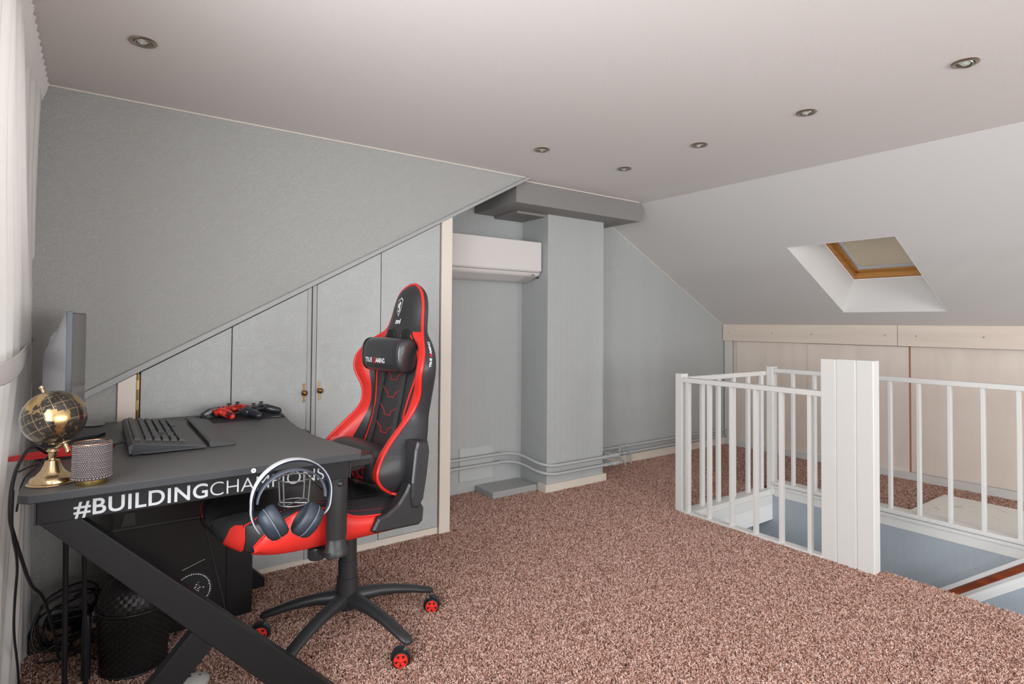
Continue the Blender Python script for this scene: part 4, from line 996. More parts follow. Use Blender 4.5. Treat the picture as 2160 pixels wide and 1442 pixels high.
# five-star base
B0 = Vector((.018, -.002, 0)); ch_loc = Vector((.822, 2.185, 0)); RC = Matrix.Rotation(-math.radians(187), 3, 'Z')
arms = [(-72, .33), (-2, .345), (70, .33), (149.5, .308), (214, .33)]
for a, ra in arms:
    la = math.radians(a-187); d = Vector((math.cos(la), math.sin(la), 0)); s_ = Vector((-d.y, d.x, 0)); k = ra/.33
    rings = []
    for rr_, zt, zb, w_ in ((.02, .176, .112, .030), (.06, .173, .118, .028), (.12, .165, .121, .0255), (.18, .152, .114, .0245), (.24, .135, .102, .024), (.30, .114, .086, .0235), (.33, .104, .078, .0225), (.344, .095, .078, .013)):
        p = B0+d*rr_*k
        rings.append([p+s_*(w_*math.cos(q))+Vector((0, 0, (zt+zb)/2+(zt-zb)/2*math.sin(q))) for q in [2*PI*j/14 for j in range(14)]])
    cp(MB().loft(rings), 'base_arm', M_plast, smooth=60)
# casters: stem, hood, two wheels with red spoked hubs; axle and trail directions in the room
def caster(stem, axle, sgn_t):
    c = Vector(stem); face = (RC @ Vector((axle[0], axle[1], 0))).normalized()
    tr_ = Vector((-face.y, face.x, 0))*sgn_t; wc = c+tr_*.018+Vector((0, 0, .0305))
    Mx = Matrix.Translation(wc) @ face.to_track_quat('Z', 'Y').to_matrix().to_4x4()
    cp(MB().tube([c+Vector((0, 0, .082)), c+Vector((0, 0, .052))], .0075, 10), 'caster_stem', M_chrome)
    rings = []
    for q in range(11):
        an = math.radians(-20+q*20); rr = .036; w0 = .026
        dirv = Vector((0, 0, 1))*math.sin(an)+(-tr_)*math.cos(an)
        rings.append([wc-face*w0*.75+dirv*rr*.93, wc-face*w0*.3+dirv*rr, wc+face*w0*.3+dirv*rr, wc+face*w0*.75+dirv*rr*.93, wc+face*.010+dirv*(rr-.012), wc-face*.010+dirv*(rr-.012)])
    cp(MB().loft(rings), 'caster_hood', M_plast, smooth=50)
    for sgn in (-1, 1):
        Mw = Mx @ Matrix.Rotation(0 if sgn > 0 else PI, 4, 'X')
        wh = cp(MB().lathe([(0, .006), (.026, .006), (.030, .008), (.0305, .014), (.0295, .021), (.0262, .0245), (.0248, .020), (.0, .020)], 32, Mw), 'wheel', M_black)
        hub = MB()
        hub.lathe([(.0200, .0205), (.0245, .0205), (.0243, .0238), (.0205, .0245), (.0198, .0225)], 40, Mw)
        hub.lathe([(0, .0205), (.0072, .0205), (.0070, .0252), (.004, .0262), (0, .0262)], 20, Mw)
        for k in range(5):
            an = 2*PI*k/5+.3; u_ = Vector((math.cos(an), math.sin(an), 0)); v_ = Vector((-u_.y, u_.x, 0))
            q0 = [u_*.004-v_*.0040, u_*.0215-v_*.0068, u_*.0215+v_*.0068, u_*.004+v_*.0040]
            hub.loft([[Mw @ (p+Vector((0, 0, .0205))) for p in q0], [Mw @ (p+Vector((0, 0, .0240))) for p in q0]])
        cp(hub, 'hub_cap', M_rl, wh, smooth=40)
for (a, ra), ax_, st_s in zip(arms, ((-.42, -.91), (-.50, -.86), (.3, .95), (-.30, -.95), (-.9, -.4)), (-1, 1, 1, -1, 1)):
    la = math.radians(a-187); caster(B0+Vector((math.cos(la), math.sin(la), 0))*(ra-.006), ax_, st_s)
# column
TC = Matrix.Translation(B0)
cp(MB().lathe([(0, .108), (.034, .108), (.0415, .130), (.0415, .180), (.0405, .228), (.037, .2295), (0, .2295)], 32, TC), 'column_cover', M_plast)
cp(MB().lathe([(.0, .22), (.0362, .22), (.036, .235), (.0352, .292), (.033, .2935), (0, .2935)], 32, TC), 'column_cover', M_plast)
cp(MB().lathe([(.0, .285), (.0335, .285), (.0325, .378), (.030, .380), (0, .380)], 32, TC), 'column_cover', M_plast)
cp(MB().lathe([(.0, .37), (.014, .37), (.014, .43), (0, .43)], 20, TC), 'gas_lift', M_chrome)
mech = MB().box(-.10, .13, -.09, .09, .425, .462).box(-.03, .03, -.20, .20, .445, .465).box(.09, .12, -.20, .20, .445, .465)
cp(mech, 'tilt_mechanism', M_plast, smooth=0, bevel=.003)
kn = MB(); Mk = Matrix.Translation((.235, .20, .433))
kn.lathe([(0, -.02), (.026, -.02), (.028, -.016), (.028, .016), (.026, .02), (0, .02)], 24, Mk)
for k in range(24):
    an = 2*PI*k/24; kn.tube([Mk @ Vector((.028*math.cos(an), .028*math.sin(an), -.015)), Mk @ Vector((.028*math.cos(an), .028*math.sin(an), .015))], .0018, 5)
cp(kn, 'tension_knob', M_plast)
cp(MB().tube([(.02, -.08, .44), (.05, -.22, .435), (.06, -.30, .43)], .005, 8), 'height_lever', M_plast)

# seat
srows = [(-.135, .450, .520, .545, .245, .0), (-.05, .452, .527, .560, .25, .0), (.05, .455, .534, .570, .252, .0), (.134, .458, .549, .575, .253, .0), (.19, .461, .580, .582, .253, 0), (.236, .463, .598, .588, .253, 0),
         (.30, .466, .603, .592, .252, 0), (.361, .470, .594, .597, .248, 0), (.40, .474, .584, .600, .238, 0), (.44, .480, .576, .600, .218, 0), (.47, .488, .572, .596, .190, 0), (.495, .500, .568, .586, .150, 0), (.512, .516, .560, .574, .105, 0), (.520, .538, .552, .556, .05, 0)]
def seat_ring(x):
    zb, zs, zc, w_, _ = interp(srows, x)
    half = [(0, zb-.004), (w_*.55, zb-.003), (w_*.86, zb), (w_*.97, zb+.012), (w_*1.02, (zb+zs)/2), (w_*1.0, zs-.010), (w_*.97, zs), (w_*.90, zs+.006), (w_*.78, max(zs, zc)+.003), (w_*.64, zc-.002), (w_*.60, zc-.004), (w_*.40, zc), (0, zc+.006)]
    return [(x, y, z) for y, z in half]+[(x, -y, z) for y, z in reversed(half[1:-1])]
xs_ = [-.135+(.52+.135)*i/44 for i in range(45)]
seat = cp(MB().loft([seat_ring(x) for x in xs_]+[[(.526, p[1]*.02, .547+(p[2]-.547)*.02) for p in seat_ring(.52)]]), 'seat', M_lea, smooth=60)
seat.data.materials.append(M_rl)
# red side panels
for sg in (1, -1):
    m = MB(); rows = []
    for x in xs_:
        if x > .456: continue
        zb, zs, zc, w_, _ = interp(srows, x)
        zt_ = zs-.006
        if x > .30:  # the seam dives towards the lower front corner
            zt_ = interp([(.30, .600), (.34, .591), (.38, .570), (.42, .540), (.445, .508), (.457, .489)], x)[0]
        rows.append([(x, sg*(w_*.90), zb-.003), (x, sg*(w_*.985), zb+.010), (x, sg*(w_*1.02+.006), zb+(zt_-zb)*.40), (x, sg*(w_*1.02+.004), zb+(zt_-zb)*.75), (x, sg*(w_*.995+.004), zt_), (x, sg*w_*.955, zt_+.004)])
    m.loft(rows, closed=False, caps=False); o = cp(m, 'side_panel', M_rl, smooth=60)
    sm = MB().tube([Vector(r_[4])+Vector((0, sg*.001, .001)) for r_ in rows], .0034, 8)
    cp(sm, 'piping', M_pipe_r, o)
# red nose patch at the front corners and piping along the front edge
for sg in (1, -1):
    rows = []
    for i in range(10):
        pts_ = []
        for j in range(1, 7):
            x = .467+.037*i/9*(1-.55*((j-2.6)/3.4)**2); q = seat_ring(x)[j]; pts_.append((q[0]+.0022, sg*(q[1]+.0022), q[2]+(.001 if j > 4 else -.0015)))
        rows.append(pts_)
    cp(MB().loft(rows, closed=False, caps=False), 'front_patch', M_rl, smooth=60)
    rows_ = [] if sg < 0 else [Vector((x+.001, -sg*1.0*seat_ring(x)[6][1], seat_ring(x)[6][2])) for x in xs_ if x > .28]
    if rows_: cp(MB().tube(rows_, .0026, 8), 'piping', M_pipe_r, seat)
    ed = [Vector(seat_ring(x)[k])+Vector((.003, .003, 0)) for x, k in ((.40, 8), (.44, 7), (.462, 6), (.465, 5), (.465, 4), (.466, 3), (.466, 2))]
    cp(MB().tube([Vector((v.x, sg*v.y, v.z)) for v in ed], .0022, 6), 'piping', M_pipe_r, seat)
st_ = MB()
for k in range(44):
    x = -.12+.0115*k
    if x > .48: break
    zb, zs, zc, w_, _ = interp(srows, x)
    st_.tube([(x, w_*.90, zs+.0075), (x+.006, w_*.90, zs+.0078)], .0008, 5)
o = cp(st_, 'stitching', M_pipe_r, seat, smooth=0); o['kind'] = 'stuff'
for sg in (1, -1):
    pts = [(x, sg*.15, interp(srows, x)[2]+.001) for x in xs_ if -.05 < x < .43]
    cp(MB().tube(pts, .0012, 6), 'seam', M_dark, seat)
cp(MB().tube([(.10, -.15, interp(srows, .10)[2]+.004), (.13, 0, interp(srows, .13)[2]+.007), (.10, .15, interp(srows, .10)[2]+.004)], .0012, 6), 'seam', M_dark, seat)

# backrest
brow = [(.575, .205, -.165, -.045, -.085), (.61, .225, -.180, .005, -.088), (.65, .235, -.190, .030, -.095), (.70, .230, -.200, .015, -.112), (.75, .215, -.210, -.027, -.128), (.80, .203, -.222, -.080, -.140),
        (.84, .197, -.228, -.122, -.148), (.88, .205, -.230, -.146, -.158), (.93, .225, -.226, -.152, -.168), (1.0, .258, -.216, -.134, -.182), (1.05, .262, -.216, -.140, -.188), (1.09, .240, -.225, -.160, -.190),
        (1.13, .195, -.238, -.185, -.190), (1.165, .142, -.252, -.222, -.192), (1.21, .120, -.268, -.238, -.198), (1.27, .106, -.278, -.250, -.206), (1.315, .088, -.282, -.256, -.220), (1.345, .058, -.280, -.262, -.238), (1.360, .020, -.272, -.266, -.262)]
def bring(z):
    w_, xr, xe, xc = interp(brow, z)
    top = max(0, min(1, (z-1.11)/.055)); top = top*top*(3-2*top)
    def cv(u): return xe+(xc-xe)*math.sqrt(max(0, 1-(u/1.0)**2))
    gx = xc-.004
    low_ = [xc, xc+.001, xc, gx, gx+.002, gx+(xe-gx)*.72, xe+.004, xe]
    us = [0, .30, .48, .60, .66, .76, .88, .99]
    half = [(us[i]*w_, low_[i]*(1-top)+cv(us[i])*top) for i in range(8)]
    half += [(1.02*w_, xe-.012), (1.02*w_, xe+(xr-xe)*.55), (.97*w_, xr+.012), (.86*w_, xr), (.4*w_, xr-.010), (0, xr-.012)]
    return [(x, y, z) for y, x in half]
zs_ = [.575+(1.362-.575)*i/64 for i in range(65)]
R_ = [bring(z) for z in zs_]
def patch(k0, k1, za, zb_, sg=1, off=0.0):
    rows = []
    for z, r_ in zip(zs_, R_):
        if za-1e-6 <= z <= zb_+1e-6: rows.append([(x+off, sg*y, zz) for x, y, zz in r_[k0:k1+1]])
    return MB().loft(rows, closed=False, caps=False)
def both(k0, k1, za, zb_, off=0):
    m = patch(k0, k1, za, zb_, 1, off); n_ = patch(k0, k1, za, zb_, -1, off); m.add(n_.v, n_.f); return m
shell = cp(both(7, 13, 0, 9), 'back_shell', M_perf, smooth=60, weld=True)
cp(both(0, 4, 0, 9), 'centre_panel', M_lea, smooth=60, weld=True)
for sg in (1, -1):
    cp(patch(4, 7, 0, 1.175, sg), 'wing', M_rl, smooth=60)
    cp(patch(4, 7, 1.175-.0125, 9, sg), 'headrest_side', M_lea, smooth=60)
m = MB(); m.add([p for p in (R_[0]+[(x, -y, z) for x, y, z in reversed(R_[0][1:-1])])], [tuple(range(26))]); cp(m, 'bottom_cover', M_lea, smooth=0)
tipp = [Vector(r_[7]) for r_ in R_]
pp = [Vector((p.x+.001, p.y, p.z)) for p in tipp]+[Vector((p.x+.001, -p.y, p.z)) for p in reversed(tipp)]
cp(MB().tube(pp, .0062, 10), 'piping', M_pipe_r)
# lower return of the piping to the seat bracket
for sg in (1, -1):
    cp(MB().tube([Vector((tipp[0].x, sg*tipp[0].y, tipp[0].z)), Vector((-.075, sg*.232, .566)), Vector((-.12, sg*.228, .560))], .006, 8), 'piping', M_pipe_r)
    # red accent strip between black bolster inlay and the centre panel
    rows = [[(r_[3][0]+.003, sg*(r_[3][1]-.009), z), (r_[3][0]+.005, sg*(r_[3][1]-.003), z), (r_[3][0]+.003, sg*(r_[3][1]+.003), z)] for z, r_ in zip(zs_, R_) if .70 < z < 1.16]
    cp(MB().loft(rows, closed=False, caps=False), 'accent_strip', M_rl, smooth=60)
    rows = [[(r_[4][0]+.003, sg*(r_[4][1]-.004), z), (r_[4][0]+(r_[5][0]-r_[4][0])*.3+.004, sg*(r_[4][1]*.7+r_[5][1]*.3), z), (r_[4][0]+(r_[5][0]-r_[4][0])*.5+.003, sg*(r_[4][1]*.5+r_[5][1]*.5), z)] for z, r_ in zip(zs_, R_) if .70 < z < 1.12]
    cp(MB().loft(rows, closed=False, caps=False), 'wing_inlay', M_lea, smooth=60)
# quilted chevron seams on the centre panel
def cx_(z): return interp(brow, z)[3]
for zc_ in (.985, .915, .845, .775):
    pts = [(-.085, .028), (-.028, .0), (-.022, -.016), (.022, -.016), (.028, .0), (.085, .028)]
    cp(MB().tube([(cx_(zc_+dz_)+.002, y, zc_+dz_) for y, dz_ in pts], .0012, 6), 'seam', M_pipe_r)
# strap holes in the headrest
for sg in (1, -1):
    z0 = 1.150; pts = []
    for k in range(24):
        a = 2*PI*k/24; y = sg*.058+.034*math.cos(a); z = z0+.026*math.sin(a)+sg*0
        xx = [q for q in R_ if abs(q[0][2]-z) < .0065][0]; w_, xr, xe, xc = interp(brow, z)
        u = min(.95, abs(y)/w_); pts.append(Vector((xe+(xc-xe)*math.sqrt(1-u*u)+.002, y, z)))
    h = cp(MB().tube(pts, .0028, 8, closed=True), 'hole_trim', M_plast)
    m = MB(); m.add([p_+Vector((.0006, 0, 0)) for p_ in pts], [tuple(range(24))]); cp(m, 'strap_hole', M_dark, h, smooth=0)
# emblem and lettering on the headrest
def onback(u, v, z0, y0=0.0, lift=.0022):
    z = z0+v; w_, xr, xe, xc = interp(brow, z); q = min(.98, abs(u)/w_); return (xe+(xc-xe)*math.sqrt(1-q*q)+lift, y0+u, z)
def shield(s_, z0, dy=0.0):
    P0 = [(0, .040), (.0185, .028), (.0185, .008), (.014, -.018), (0, -.040), (-.014, -.018), (-.0185, .008), (-.0185, .028)]
    return [(a*s_+dy, z0+b_*s_) for a, b_ in P0]
ez, ey = 1.268, -.012
o8 = shield(1, ez, ey); i8 = shield(.88, ez, ey); m = MB()
for i in range(8):
    j = (i+1) % 8; q = [o8[i], o8[j], i8[j], i8[i]]
    m.add([onback(u, z-1.2, 1.2) for u, z in q], [(0, 1, 2, 3)])
em = cp(m, 'emblem', M_print, smooth=0)
dr = [(-.002, .026), (.003, .020), (.008, .018), (.011, .012), (.006, .011), (.010, .006), (.003, .006), (.002, .001), (.008, .002), (.010, -.004), (.004, -.003), (.007, -.010), (.009, -.006), (.010, -.014), (.004, -.021), (-.001, -.024), (-.006, -.016), (-.003, -.013), (.001, -.017), (.003, -.012), (-.004, -.004), (-.009, -.001), (-.010, .008), (-.007, .014), (-.003, .016)]
m = MB(); m.add([onback(ey+a, b_, ez, lift=.0026) for a, b_ in dr], [tuple(range(len(dr)))]); cp(m, 'emblem_figure', M_print, em, smooth=0)
cp(text_mb('msi', .030, lambda u, v: onback(-.030+u*.95, v, 1.198, lift=.0026), off=.0012, shear=.25), 'lettering', M_print, smooth=0)
def sideface(u, v):     # reading upwards along the near flank
    z = 1.035+u*.66; v = v*.66; w_, xr, xe, xc = interp(brow, z); x = xe+(xr-xe)*.42+v; return (x, 1.02*w_+.003+.01*max(0, z-1.1), z)
L1 = text_mb('TRUE', .021, lambda u, v: sideface(u, v), off=.0006, shear=.15); e1 = .058
cp(L1, 'lettering', M_print, smooth=0)
cp(text_mb('G', .024, lambda u, v: sideface(u+.058, v-.002), off=.0010), 'lettering', M_printr, smooth=0)
cp(text_mb('AMING', .021, lambda u, v: sideface(u+.074, v), off=.0006, shear=.15), 'lettering', M_print, smooth=0)

# head pillow with lettering and straps
PX, PZ = -.150, 1.068
def pil(y, a, k=1.0, A=.050, B=.070):
    c, s_ = math.cos(a), math.sin(a); e_ = .72
    return (PX+A*k*math.copysign(abs(c)**e_, c), y, PZ+B*k*math.copysign(abs(s_)**e_, s_)+.004)
rings = []
for y, k in ((-.146, .70), (-.143, .84), (-.134, .93), (-.10, .985), (0, 1.0), (.10, .985), (.134, .93), (.143, .84), (.146, .70)):
    rings.append([pil(y, 2*PI*j/40, k) for j in range(40)])
pw = cp(MB().loft(rings), 'head_pillow', M_carb, smooth=70)
for y in (-.134, .134): cp(MB().tube([pil(y, 2*PI*j/40, .945) for j in range(40)], .0022, 6, closed=True), 'seam', M_black, pw)
def onpil(u, v):
    a = (v-.020)/.062; x_, y_, z_ = pil(u, a, 1.0); return (x_+.0016, y_, z_)
cp(text_mb('TRUE', .021, lambda u, v: onpil(-.100+u*1.05, v), off=.0006, shear=.1), 'lettering', M_print, pw, smooth=0)
cp(text_mb('G', .026, lambda u, v: onpil(-.038+u, v-.003), off=.001), 'lettering', M_printr, pw, smooth=0)
cp(text_mb('AMING', .021, lambda u, v: onpil(-.020+u*1.05, v), off=.0006, shear=.1), 'lettering', M_print, pw, smooth=0)
for y in (-.083, .078):
    rows = [[(cx_(z)+.0045, y-.014, z), (cx_(z)+.0085, y-.014, z), (cx_(z)+.0085, y+.014, z), (cx_(z)+.0045, y+.014, z)] for z in [.70+.36*i/14 for i in range(15)]]
    cp(MB().loft(rows), 'strap', mat('webbing', (.040, .038, .038), .75, bump=.6, bscale=500) if y < 0 else bpy.data.materials['webbing'], smooth=40)
# lumbar cushion with red print
def lum(y, a, k):
    c, s_ = math.cos(a), math.sin(a); e_ = .75
    return (-.025+.062*k*math.copysign(abs(c)**e_, c), y, .668+.072*k*math.copysign(abs(s_)**e_, s_))
lc = cp(MB().loft([[lum(y, 2*PI*j/36, k) for j in range(36)] for y, k in ((-.175, .55), (-.168, .8), (-.14, .93), (-.08, 1), (0, 1.02), (.08, 1), (.14, .93), (.168, .8), (.175, .55))]), 'lumbar_cushion', M_lea, smooth=70)
def onlum(u, v): x_, y_, z_ = lum(u, (v)/.065, 1.02); return (x_+.0016, y_, z_)
figs = [[(.055, .030), (.068, .024), (.078, .010), (.072, .0), (.060, .002), (.064, -.012), (.056, -.008), (.050, .008)], [(-.01, .022), (-.03, .0), (-.034, -.030), (-.014, -.058), (.008, -.066), (-.008, -.046), (-.018, -.022), (-.010, .002)],
        [(.012, .004), (.026, -.018), (.052, -.022), (.062, -.012), (.050, -.032), (.020, -.030), (.004, -.012)], [(.0, -.022), (.016, -.044), (.040, -.040), (.036, -.054), (.012, -.056), (-.004, -.038)]]
m = MB()
for fg in figs: m.add([onlum(a+.085, b_) for a, b_ in fg], [tuple(range(len(fg)))])
o = cp(m, 'cushion_print', M_printr, lc, smooth=0)
# side brackets of the recliner
low = [(.073, .485), (.050, .523), (.012, .533), (-.028, .556), (-.056, .590), (-.074, .622), (-.100, .618), (-.129, .580), (-.120, .552), (-.138, .521), (-.134, .476), (-.118, .464), (.062, .474)]
upp = [(-.092, .745), (-.100, .770), (-.146, .766), (-.153, .729), (-.143, .644), (-.128, .559), (-.106, .530), (-.082, .535), (-.076, .57), (-.078, .621)]
def inset(poly, k):
    cx__ = sum(p[0] for p in poly)/len(poly); cz__ = sum(p[1] for p in poly)/len(poly)
    out_ = []
    n_ = len(poly)
    for i in range(n_):
        a, b_, c_ = Vector(poly[i-1]), Vector(poly[i]), Vector(poly[(i+1) % n_])
        e1_ = (b_-a).normalized(); e2_ = (c_-b_).normalized(); n1 = Vector((-e1_.y, e1_.x)); n2 = Vector((-e2_.y, e2_.x)); nn = (n1+n2)
        nn = nn.normalized() if nn.length > .01 else n1
        out_.append(b_+nn*k/max(.45, nn.dot(n1)))
    return out_
def plate(poly, y0, y1, k=.008, sg=1):
    area_ = sum(poly[i-1][0]*poly[i][1]-poly[i][0]*poly[i-1][1] for i in range(len(poly)))
    ins = inset(poly, k if area_ > 0 else -k)
    return MB().loft([[(p[0], sg*y0, p[1]) for p in poly], [(p[0], sg*(y1-.007), p[1]) for p in poly], [(p[0], sg*y1, p[1]) for p in ins]])
for sg in (1, -1):
    lo = cp(plate(low, .236, .283, .007, sg), 'recliner_cover', M_plast, smooth=0, bevel=.001)
    up_ = cp(plate(upp, .228, .295, .007, sg), 'recliner_arm', M_plast, smooth=0, bevel=.001)
    cp(MB().prism([(-.0765, .625), (-.0905, .744), (-.0985, .735), (-.086, .62)], 'xz', sg*.2885, sg*.2925), 'facet', M_facet, up_, smooth=0)
    for (x, z), y_, pr_ in (((-.118, .672), .295, up_), ((-.045, .497), .283, lo)):
        cp(MB().lathe([(0, 0), (.007, 0), (.008, .0006), (.008, .0012), (.006, .0014), (0, .0010)], 18, Matrix.Translation((x, sg*y_, z)) @ Matrix.Rotation(-sg*PI/2, 4, 'X')), 'screw_cap', M_plast, pr_)
# armrests
for sg in (1, -1):
    Ma = Matrix.Translation((.218, sg*.305, 0))
    def oval(rx, ry, z, n_=28, dx=0.0): return [Ma @ Vector((dx+rx*math.cos(2*PI*j/n_), ry*math.sin(2*PI*j/n_), z)) for j in range(n_)]
    cp(MB().loft([oval(.033, .024, .505), oval(.0345, .025, .52), oval(.036, .026, .67), oval(.036, .026, .700)]), 'armrest_post', M_plast, smooth=60)
    cp(MB().loft([oval(.034, .030, .450), oval(.040, .032, .452), oval(.040, .032, .468), oval(.036, .029, .472), oval(.031, .0245, .505), oval(.029, .022, .507)]), 'post_socket', M_plast, smooth=40)
    cp(MB().box(.20, .245, sg*.16, sg*.31, .440, .452), 'armrest_bracket', M_plast, smooth=0, bevel=.002)
    def rr(x0, x1, w_, z, c_=.02):
        return [(x0+c_, sg*.264-w_, z), (x1-c_, sg*.264-w_, z), (x1, sg*.264-w_+c_, z), (x1, sg*.264+w_-c_, z), (x1-c_, sg*.264+w_, z), (x0+c_, sg*.264+w_, z), (x0, sg*.264+w_-c_, z), (x0, sg*.264-w_+c_, z)]
    pad_ = cp(MB().loft([rr(.115, .300, .028, .706), rr(.09, .310, .036, .720), rr(.068, .318, .040, .725), rr(.068, .318, .042, .744), rr(.075, .313, .038, .757)]), 'armrest_pad', M_plast, smooth=0, bevel=.003)
    bt = cp(MB().loft([oval(.014, .029, .676), oval(.018, .034, .681), oval(.018, .034, .688), oval(.013, .029, .694)]), 'height_button', M_black, smooth=40)
# ------------------------------------------------------------------ computer tower under the desk
pc = W('computer_tower', 'large black computer tower on the carpet under the desk', 'computer', (.30, 2.67, 0))
px0, px1, py0, py1, pz0, pz1 = .062, .540, 2.556, 2.78, .012, .505
M_pc = mat('pc_black', (.012, .011, .012), .32, bump=.05, bscale=300)
pc.part(MB().box(px0, px1, py0+.004, py1, pz0, pz1), 'case', M_pc, smooth=0, bevel=.003)
pc.part(MB().box(px0+.004, px1-.10, py0, py0+.005, pz0+.02, .43), 'side_panel', M_pc, smooth=0, bevel=.001)
pc.part(MB().box(px1-.098, px1-.002, py0, py0+.005, pz0+.01, pz1-.05), 'front_cover', M_pc, smooth=0, bevel=.001)
pc.part(MB().box(px0, px1, py0-.002, py0+.005, .434, .442), 'ridge', mat('pc_edge', (.05, .045, .045), .35), smooth=0, bevel=.001)
for x0 in (.085, .40):
    pc.part(MB().prism([(x0, .445), (x0+.05, .445), (x0+.045, .495), (x0+.012, .495)], 'xz', py0-.001, py0+.003), 'top_handle', bpy.data.materials['pc_edge'], smooth=0, bevel=.003)
pc.part(MB().tube([(.362, py0-.001, .398), (.443, py0-.001, .044)], .0022, 6), 'accent_line', bpy.data.materials['pc_edge'])
for x in (px0+.03, px1-.05): pc.part(MB().box(x, x+.03, py0+.02, py1-.02, 0, .013), 'foot', M_black, smooth=0)
fc_ = (.322, py0-.0012, .158)
pc.part(MB().lathe([(0, 0), (.072, 0), (.072, .0008), (0, .0008)], 40, Matrix.Translation(fc_) @ Matrix.Rotation(PI/2, 4, 'X')), 'fan_grille', mat('fan_mesh', (.008, .008, .008), .6, bump=1, bscale=600), smooth=0)
fp = MB(); rnd = random.Random(9)
for i in range(46):
    if i in (30, 31, 38): continue
    a = 2*PI*i/46; c_ = Vector((fc_[0]+.062*math.cos(a), py0-.0025, fc_[2]+.062*math.sin(a)))
    u_ = Vector((-math.sin(a), 0, math.cos(a))); v_ = Vector((math.cos(a), 0, math.sin(a))); h_ = .0013*(1+.7*rnd.random())
    fp.add([c_-u_*.0028-v_*h_, c_+u_*.0028-v_*h_, c_+u_*.0028+v_*h_, c_-u_*.0028+v_*h_], [(0, 1, 2, 3)])
for i in range(34):
    x = fc_[0]+rnd.gauss(0, .022); z = fc_[2]+rnd.gauss(0, .016); s_ = .0012+.0016*rnd.random()
    fp.add([(x-s_, py0-.0025, z-s_), (x+s_, py0-.0025, z-s_*.6), (x+s_, py0-.0025, z+s_), (x-s_, py0-.0025, z+s_*.6)], [(0, 1, 2, 3)])
for i in range(12):
    x = fc_[0]-.035+i*.0065; fp.add([(x, py0-.0025, .243+i*.0022), (x+.005, py0-.0025, .2445+i*.0022), (x+.005, py0-.0025, .2462+i*.0022), (x, py0-.0025, .2447+i*.0022)], [(0, 1, 2, 3)])
o = pc.part(fp, 'printed_marks', M_print, smooth=0); o['kind'] = 'stuff'

# ------------------------------------------------------------------ wicker basket with domed lid
bc = Vector((.130, 2.425, 0)); WR = .112
bs = W('wicker_basket', 'black woven wicker basket with domed lid under the desk', 'basket', tuple(bc))
M_wick = mat('black_wicker', (.013, .012, .012), .36, bump=.3, bscale=400)
def weave(mb, prof_fn, rows_, n_, zr=0):
    """short bent strips alternately in front of and behind the stakes"""
    for j in range(rows_):
        for i in range(n_):
            a0 = 2*PI*(i*2+(j % 2))/(2*n_); a1 = a0+2*PI/(n_)*.98
            pts = []
            for k in range(5):
                t_ = k/4; a = a0+(a1-a0)*t_; r_, z = prof_fn((j+.5)/rows_); hgt = prof_fn((j+1)/rows_); r2_, z2 = hgt; r1_, z1 = prof_fn(j/rows_)
                bulge = .0035*math.sin(PI*t_)
                pts.append(((r1_+bulge)*math.cos(a), (r1_+bulge)*math.sin(a), z1, (r2_+bulge)*math.cos(a), (r2_+bulge)*math.sin(a), z2))
            vs = []; 
            for p in pts: vs += [(bc.x+p[0], bc.y+p[1], p[2]), (bc.x+p[3], bc.y+p[4], p[5])]
            mb.add(vs, [(2*k, 2*k+2, 2*k+3, 2*k+1) for k in range(4)])
bodyf = lambda t: (WR*(.86+.14*t), .012+.208*t)
lidf = lambda t: ((WR*.97)*math.cos(t*PI/2*.93)**.8, .222+.095*math.sin(t*PI/2))
core = MB().lathe([(0, .005), (WR*.84, .005), (WR*.98, .222), (WR*.9, .25), (WR*.6, .29), (0, .308)], 32, Matrix.Translation(bc)); bs.part(core, 'lining', M_dark)
m = MB(); weave(m, bodyf, 20, 26); o = bs.part(m, 'woven_body', M_wick, smooth=60); o['kind'] = 'stuff'
m = MB(); weave(m, lidf, 12, 24); o = bs.part(m, 'woven_lid', M_wick, smooth=60); o['kind'] = 'stuff'
def cring(r_, z): return [bc+Vector((r_*math.cos(2*PI*i/40), r_*math.sin(2*PI*i/40), z)) for i in range(40)]
bs.part(MB().tube(cring(WR*1.015, .218), .005, 8, closed=True), 'rim', M_wick)
bs.part(MB().tube(cring(WR*.88, .010), .006, 8, closed=True), 'base_ring', M_wick)
tb = W('black_tube', 'upright black tube between the thin desk rods and the wicker basket', 'tube', (-.006, 2.40, 0))
tb.part(MB().lathe([(0, 0), (.0135, 0), (.0135, .205), (.010, .222), (0, .226)], 16, Matrix.Translation((-.006, 2.40, 0))), 'shaft', M_black)
cl = W('clog', 'white perforated rubber clog at the desk foot, only its toe in view', 'shoe', (.26, 2.09, 0))
M_clog = mat('clog_rubber', (.55, .55, .52), .45)
rings = []
CM = Matrix.Translation((.245, 2.075, .0)) @ Matrix.Rotation(math.radians(62), 4, 'Z')
for x, w_, h_ in ((-.13, .012, .02), (-.11, .034, .03), (-.05, .040, .03), (-.01, .046, .052), (.03, .050, .058), (.07, .050, .050), (.10, .040, .040), (.118, .020, .026)):
    rings.append([CM @ Vector((x, w_*math.cos(2*PI*j/20), max(0, .012+h_*.5+h_*.5*math.sin(2*PI*j/20)))) for j in range(20)])
cb_ = cl.part(MB().loft(rings), 'upper', M_clog, smooth=60)
for x, y, z in ((.075, .0, .0635), (.06, .022, .060), (.06, -.022, .060), (.095, .014, .052), (.095, -.014, .052), (.04, .0, .070)):
    cl.part(MB().ell(CM @ Vector((x, y, z)), (.005, .004, .0025), 10, 6), 'hole', M_dark, cb_)

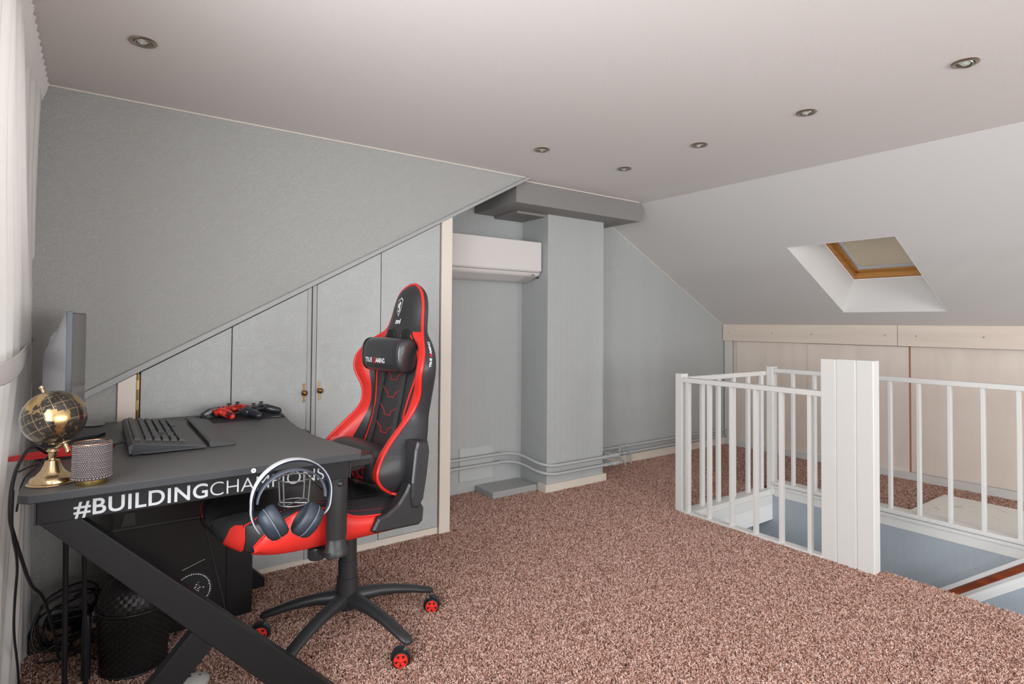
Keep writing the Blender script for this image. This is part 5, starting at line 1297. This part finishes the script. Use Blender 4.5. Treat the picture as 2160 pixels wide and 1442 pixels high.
# ------------------------------------------------------------------ cables
def cable(label, pts, r_, loc=None, rad=.05, n_=8, grp=None):
    t = tag(MB().tube(arcpath(pts, rad, 7), r_, n_).build('cable', M_black), label, 'cable', grp); return t
cable('thick black cable looping off the desk behind the globe down beside the curtain', [(-.11, 2.16, ZT+.03), (-.14, 2.08, ZT+.075), (-.168, 1.98, ZT+.02), (-.170, 1.93, .70), (-.158, 2.05, .58), (-.135, 2.10, .46), (-.115, 2.28, .36), (-.09, 2.38, .2), (-.08, 2.55, .012), (-.05, 2.7, .012)], .0048, rad=.09)
cable('thin black cable hanging straight down in front of curtain to the carpet', [(-.163, 1.93, .77), (-.166, 1.95, .66), (-.156, 2.02, .56), (-.168, 2.10, .42), (-.176, 2.2, .3), (-.172, 2.33, .12), (-.172, 2.36, .012), (-.12, 2.36, .012), (.0, 2.34, .01)], .0033, rad=.08)
cable('short black cable crossing the red monitor foot', [(-.03, 2.23, ZT+.055), (-.075, 2.17, ZT+.052), (-.125, 2.06, ZT+.012), (-.150, 1.985, ZT+.0), (-.16, 1.99, .70)], .0026, rad=.05)
# coiled power cord and its label, power strip
rnd = random.Random(4)
pts = []
for i in range(150):
    a = i*.165; r_ = .085+.018*math.sin(i*.21)+.012*math.sin(i*.07)
    pts.append(Vector((-.065+r_*math.cos(a)*1.05, 2.70+.05*math.sin(i*.13)+r_*.35*math.sin(a), max(.006, .095+r_*1.0*math.sin(a+.3)+.01*math.sin(i*.5)))))
cc2 = tag(MB().tube(pts, .0044, 8).build('cable', M_black), 'tangled coil of black power cord standing against the dormer wall', 'cable')
MB().tube([pts[60], pts[61], pts[62], pts[63]], .010, 10).build('cord_plug', M_black, cc2)
cable('flat loose black cord lying on carpet under the desk', [(-.14, 2.60, .011), (-.06, 2.58, .011), (.02, 2.66, .012), (.0, 2.78, .012), (-.10, 2.80, .012), (-.12, 2.70, .012), (-.03, 2.62, .014), (.02, 2.52, .012)], .004, rad=.05)
cable('black cord running from the wall coil behind the wicker basket', [(-.05, 2.72, .17), (.0, 2.74, .185), (.06, 2.66, .19), (.12, 2.60, .17)], .0036, rad=.05)
tg = W('cord_tag', 'small white label tag hanging on the coiled cord', 'tag', (.016, 2.66, .10))
tg.part(MB().box(.008, .024, 2.655, 2.657, .065, .125), 'paper', mat('tag_paper', (.7, .7, .66), .6), smooth=0)
bm_ = MB()
for i in range(7): bm_.box(.011, .021, 2.6535, 2.655, .082+i*.004, .084+i*.004)
o = tg.part(bm_, 'printed_marks', M_dark, smooth=0); o['kind'] = 'stuff'
ps = W('power_strip', 'black power strip on the carpet against the dormer wall', 'power strip', (-.06, 2.87, 0))
ps.part(MB().box(-.13, .03, 2.85, 2.90, .008, .045), 'body', M_black, smooth=0, bevel=.005)
for x in (-.10, -.05, .0): ps.part(MB().lathe([(0, 0), (.018, 0), (.018, .003), (.015, .003), (.015, .001), (0, .001)], 18, Matrix.Translation((x, 2.875, .045))), 'socket', M_black)
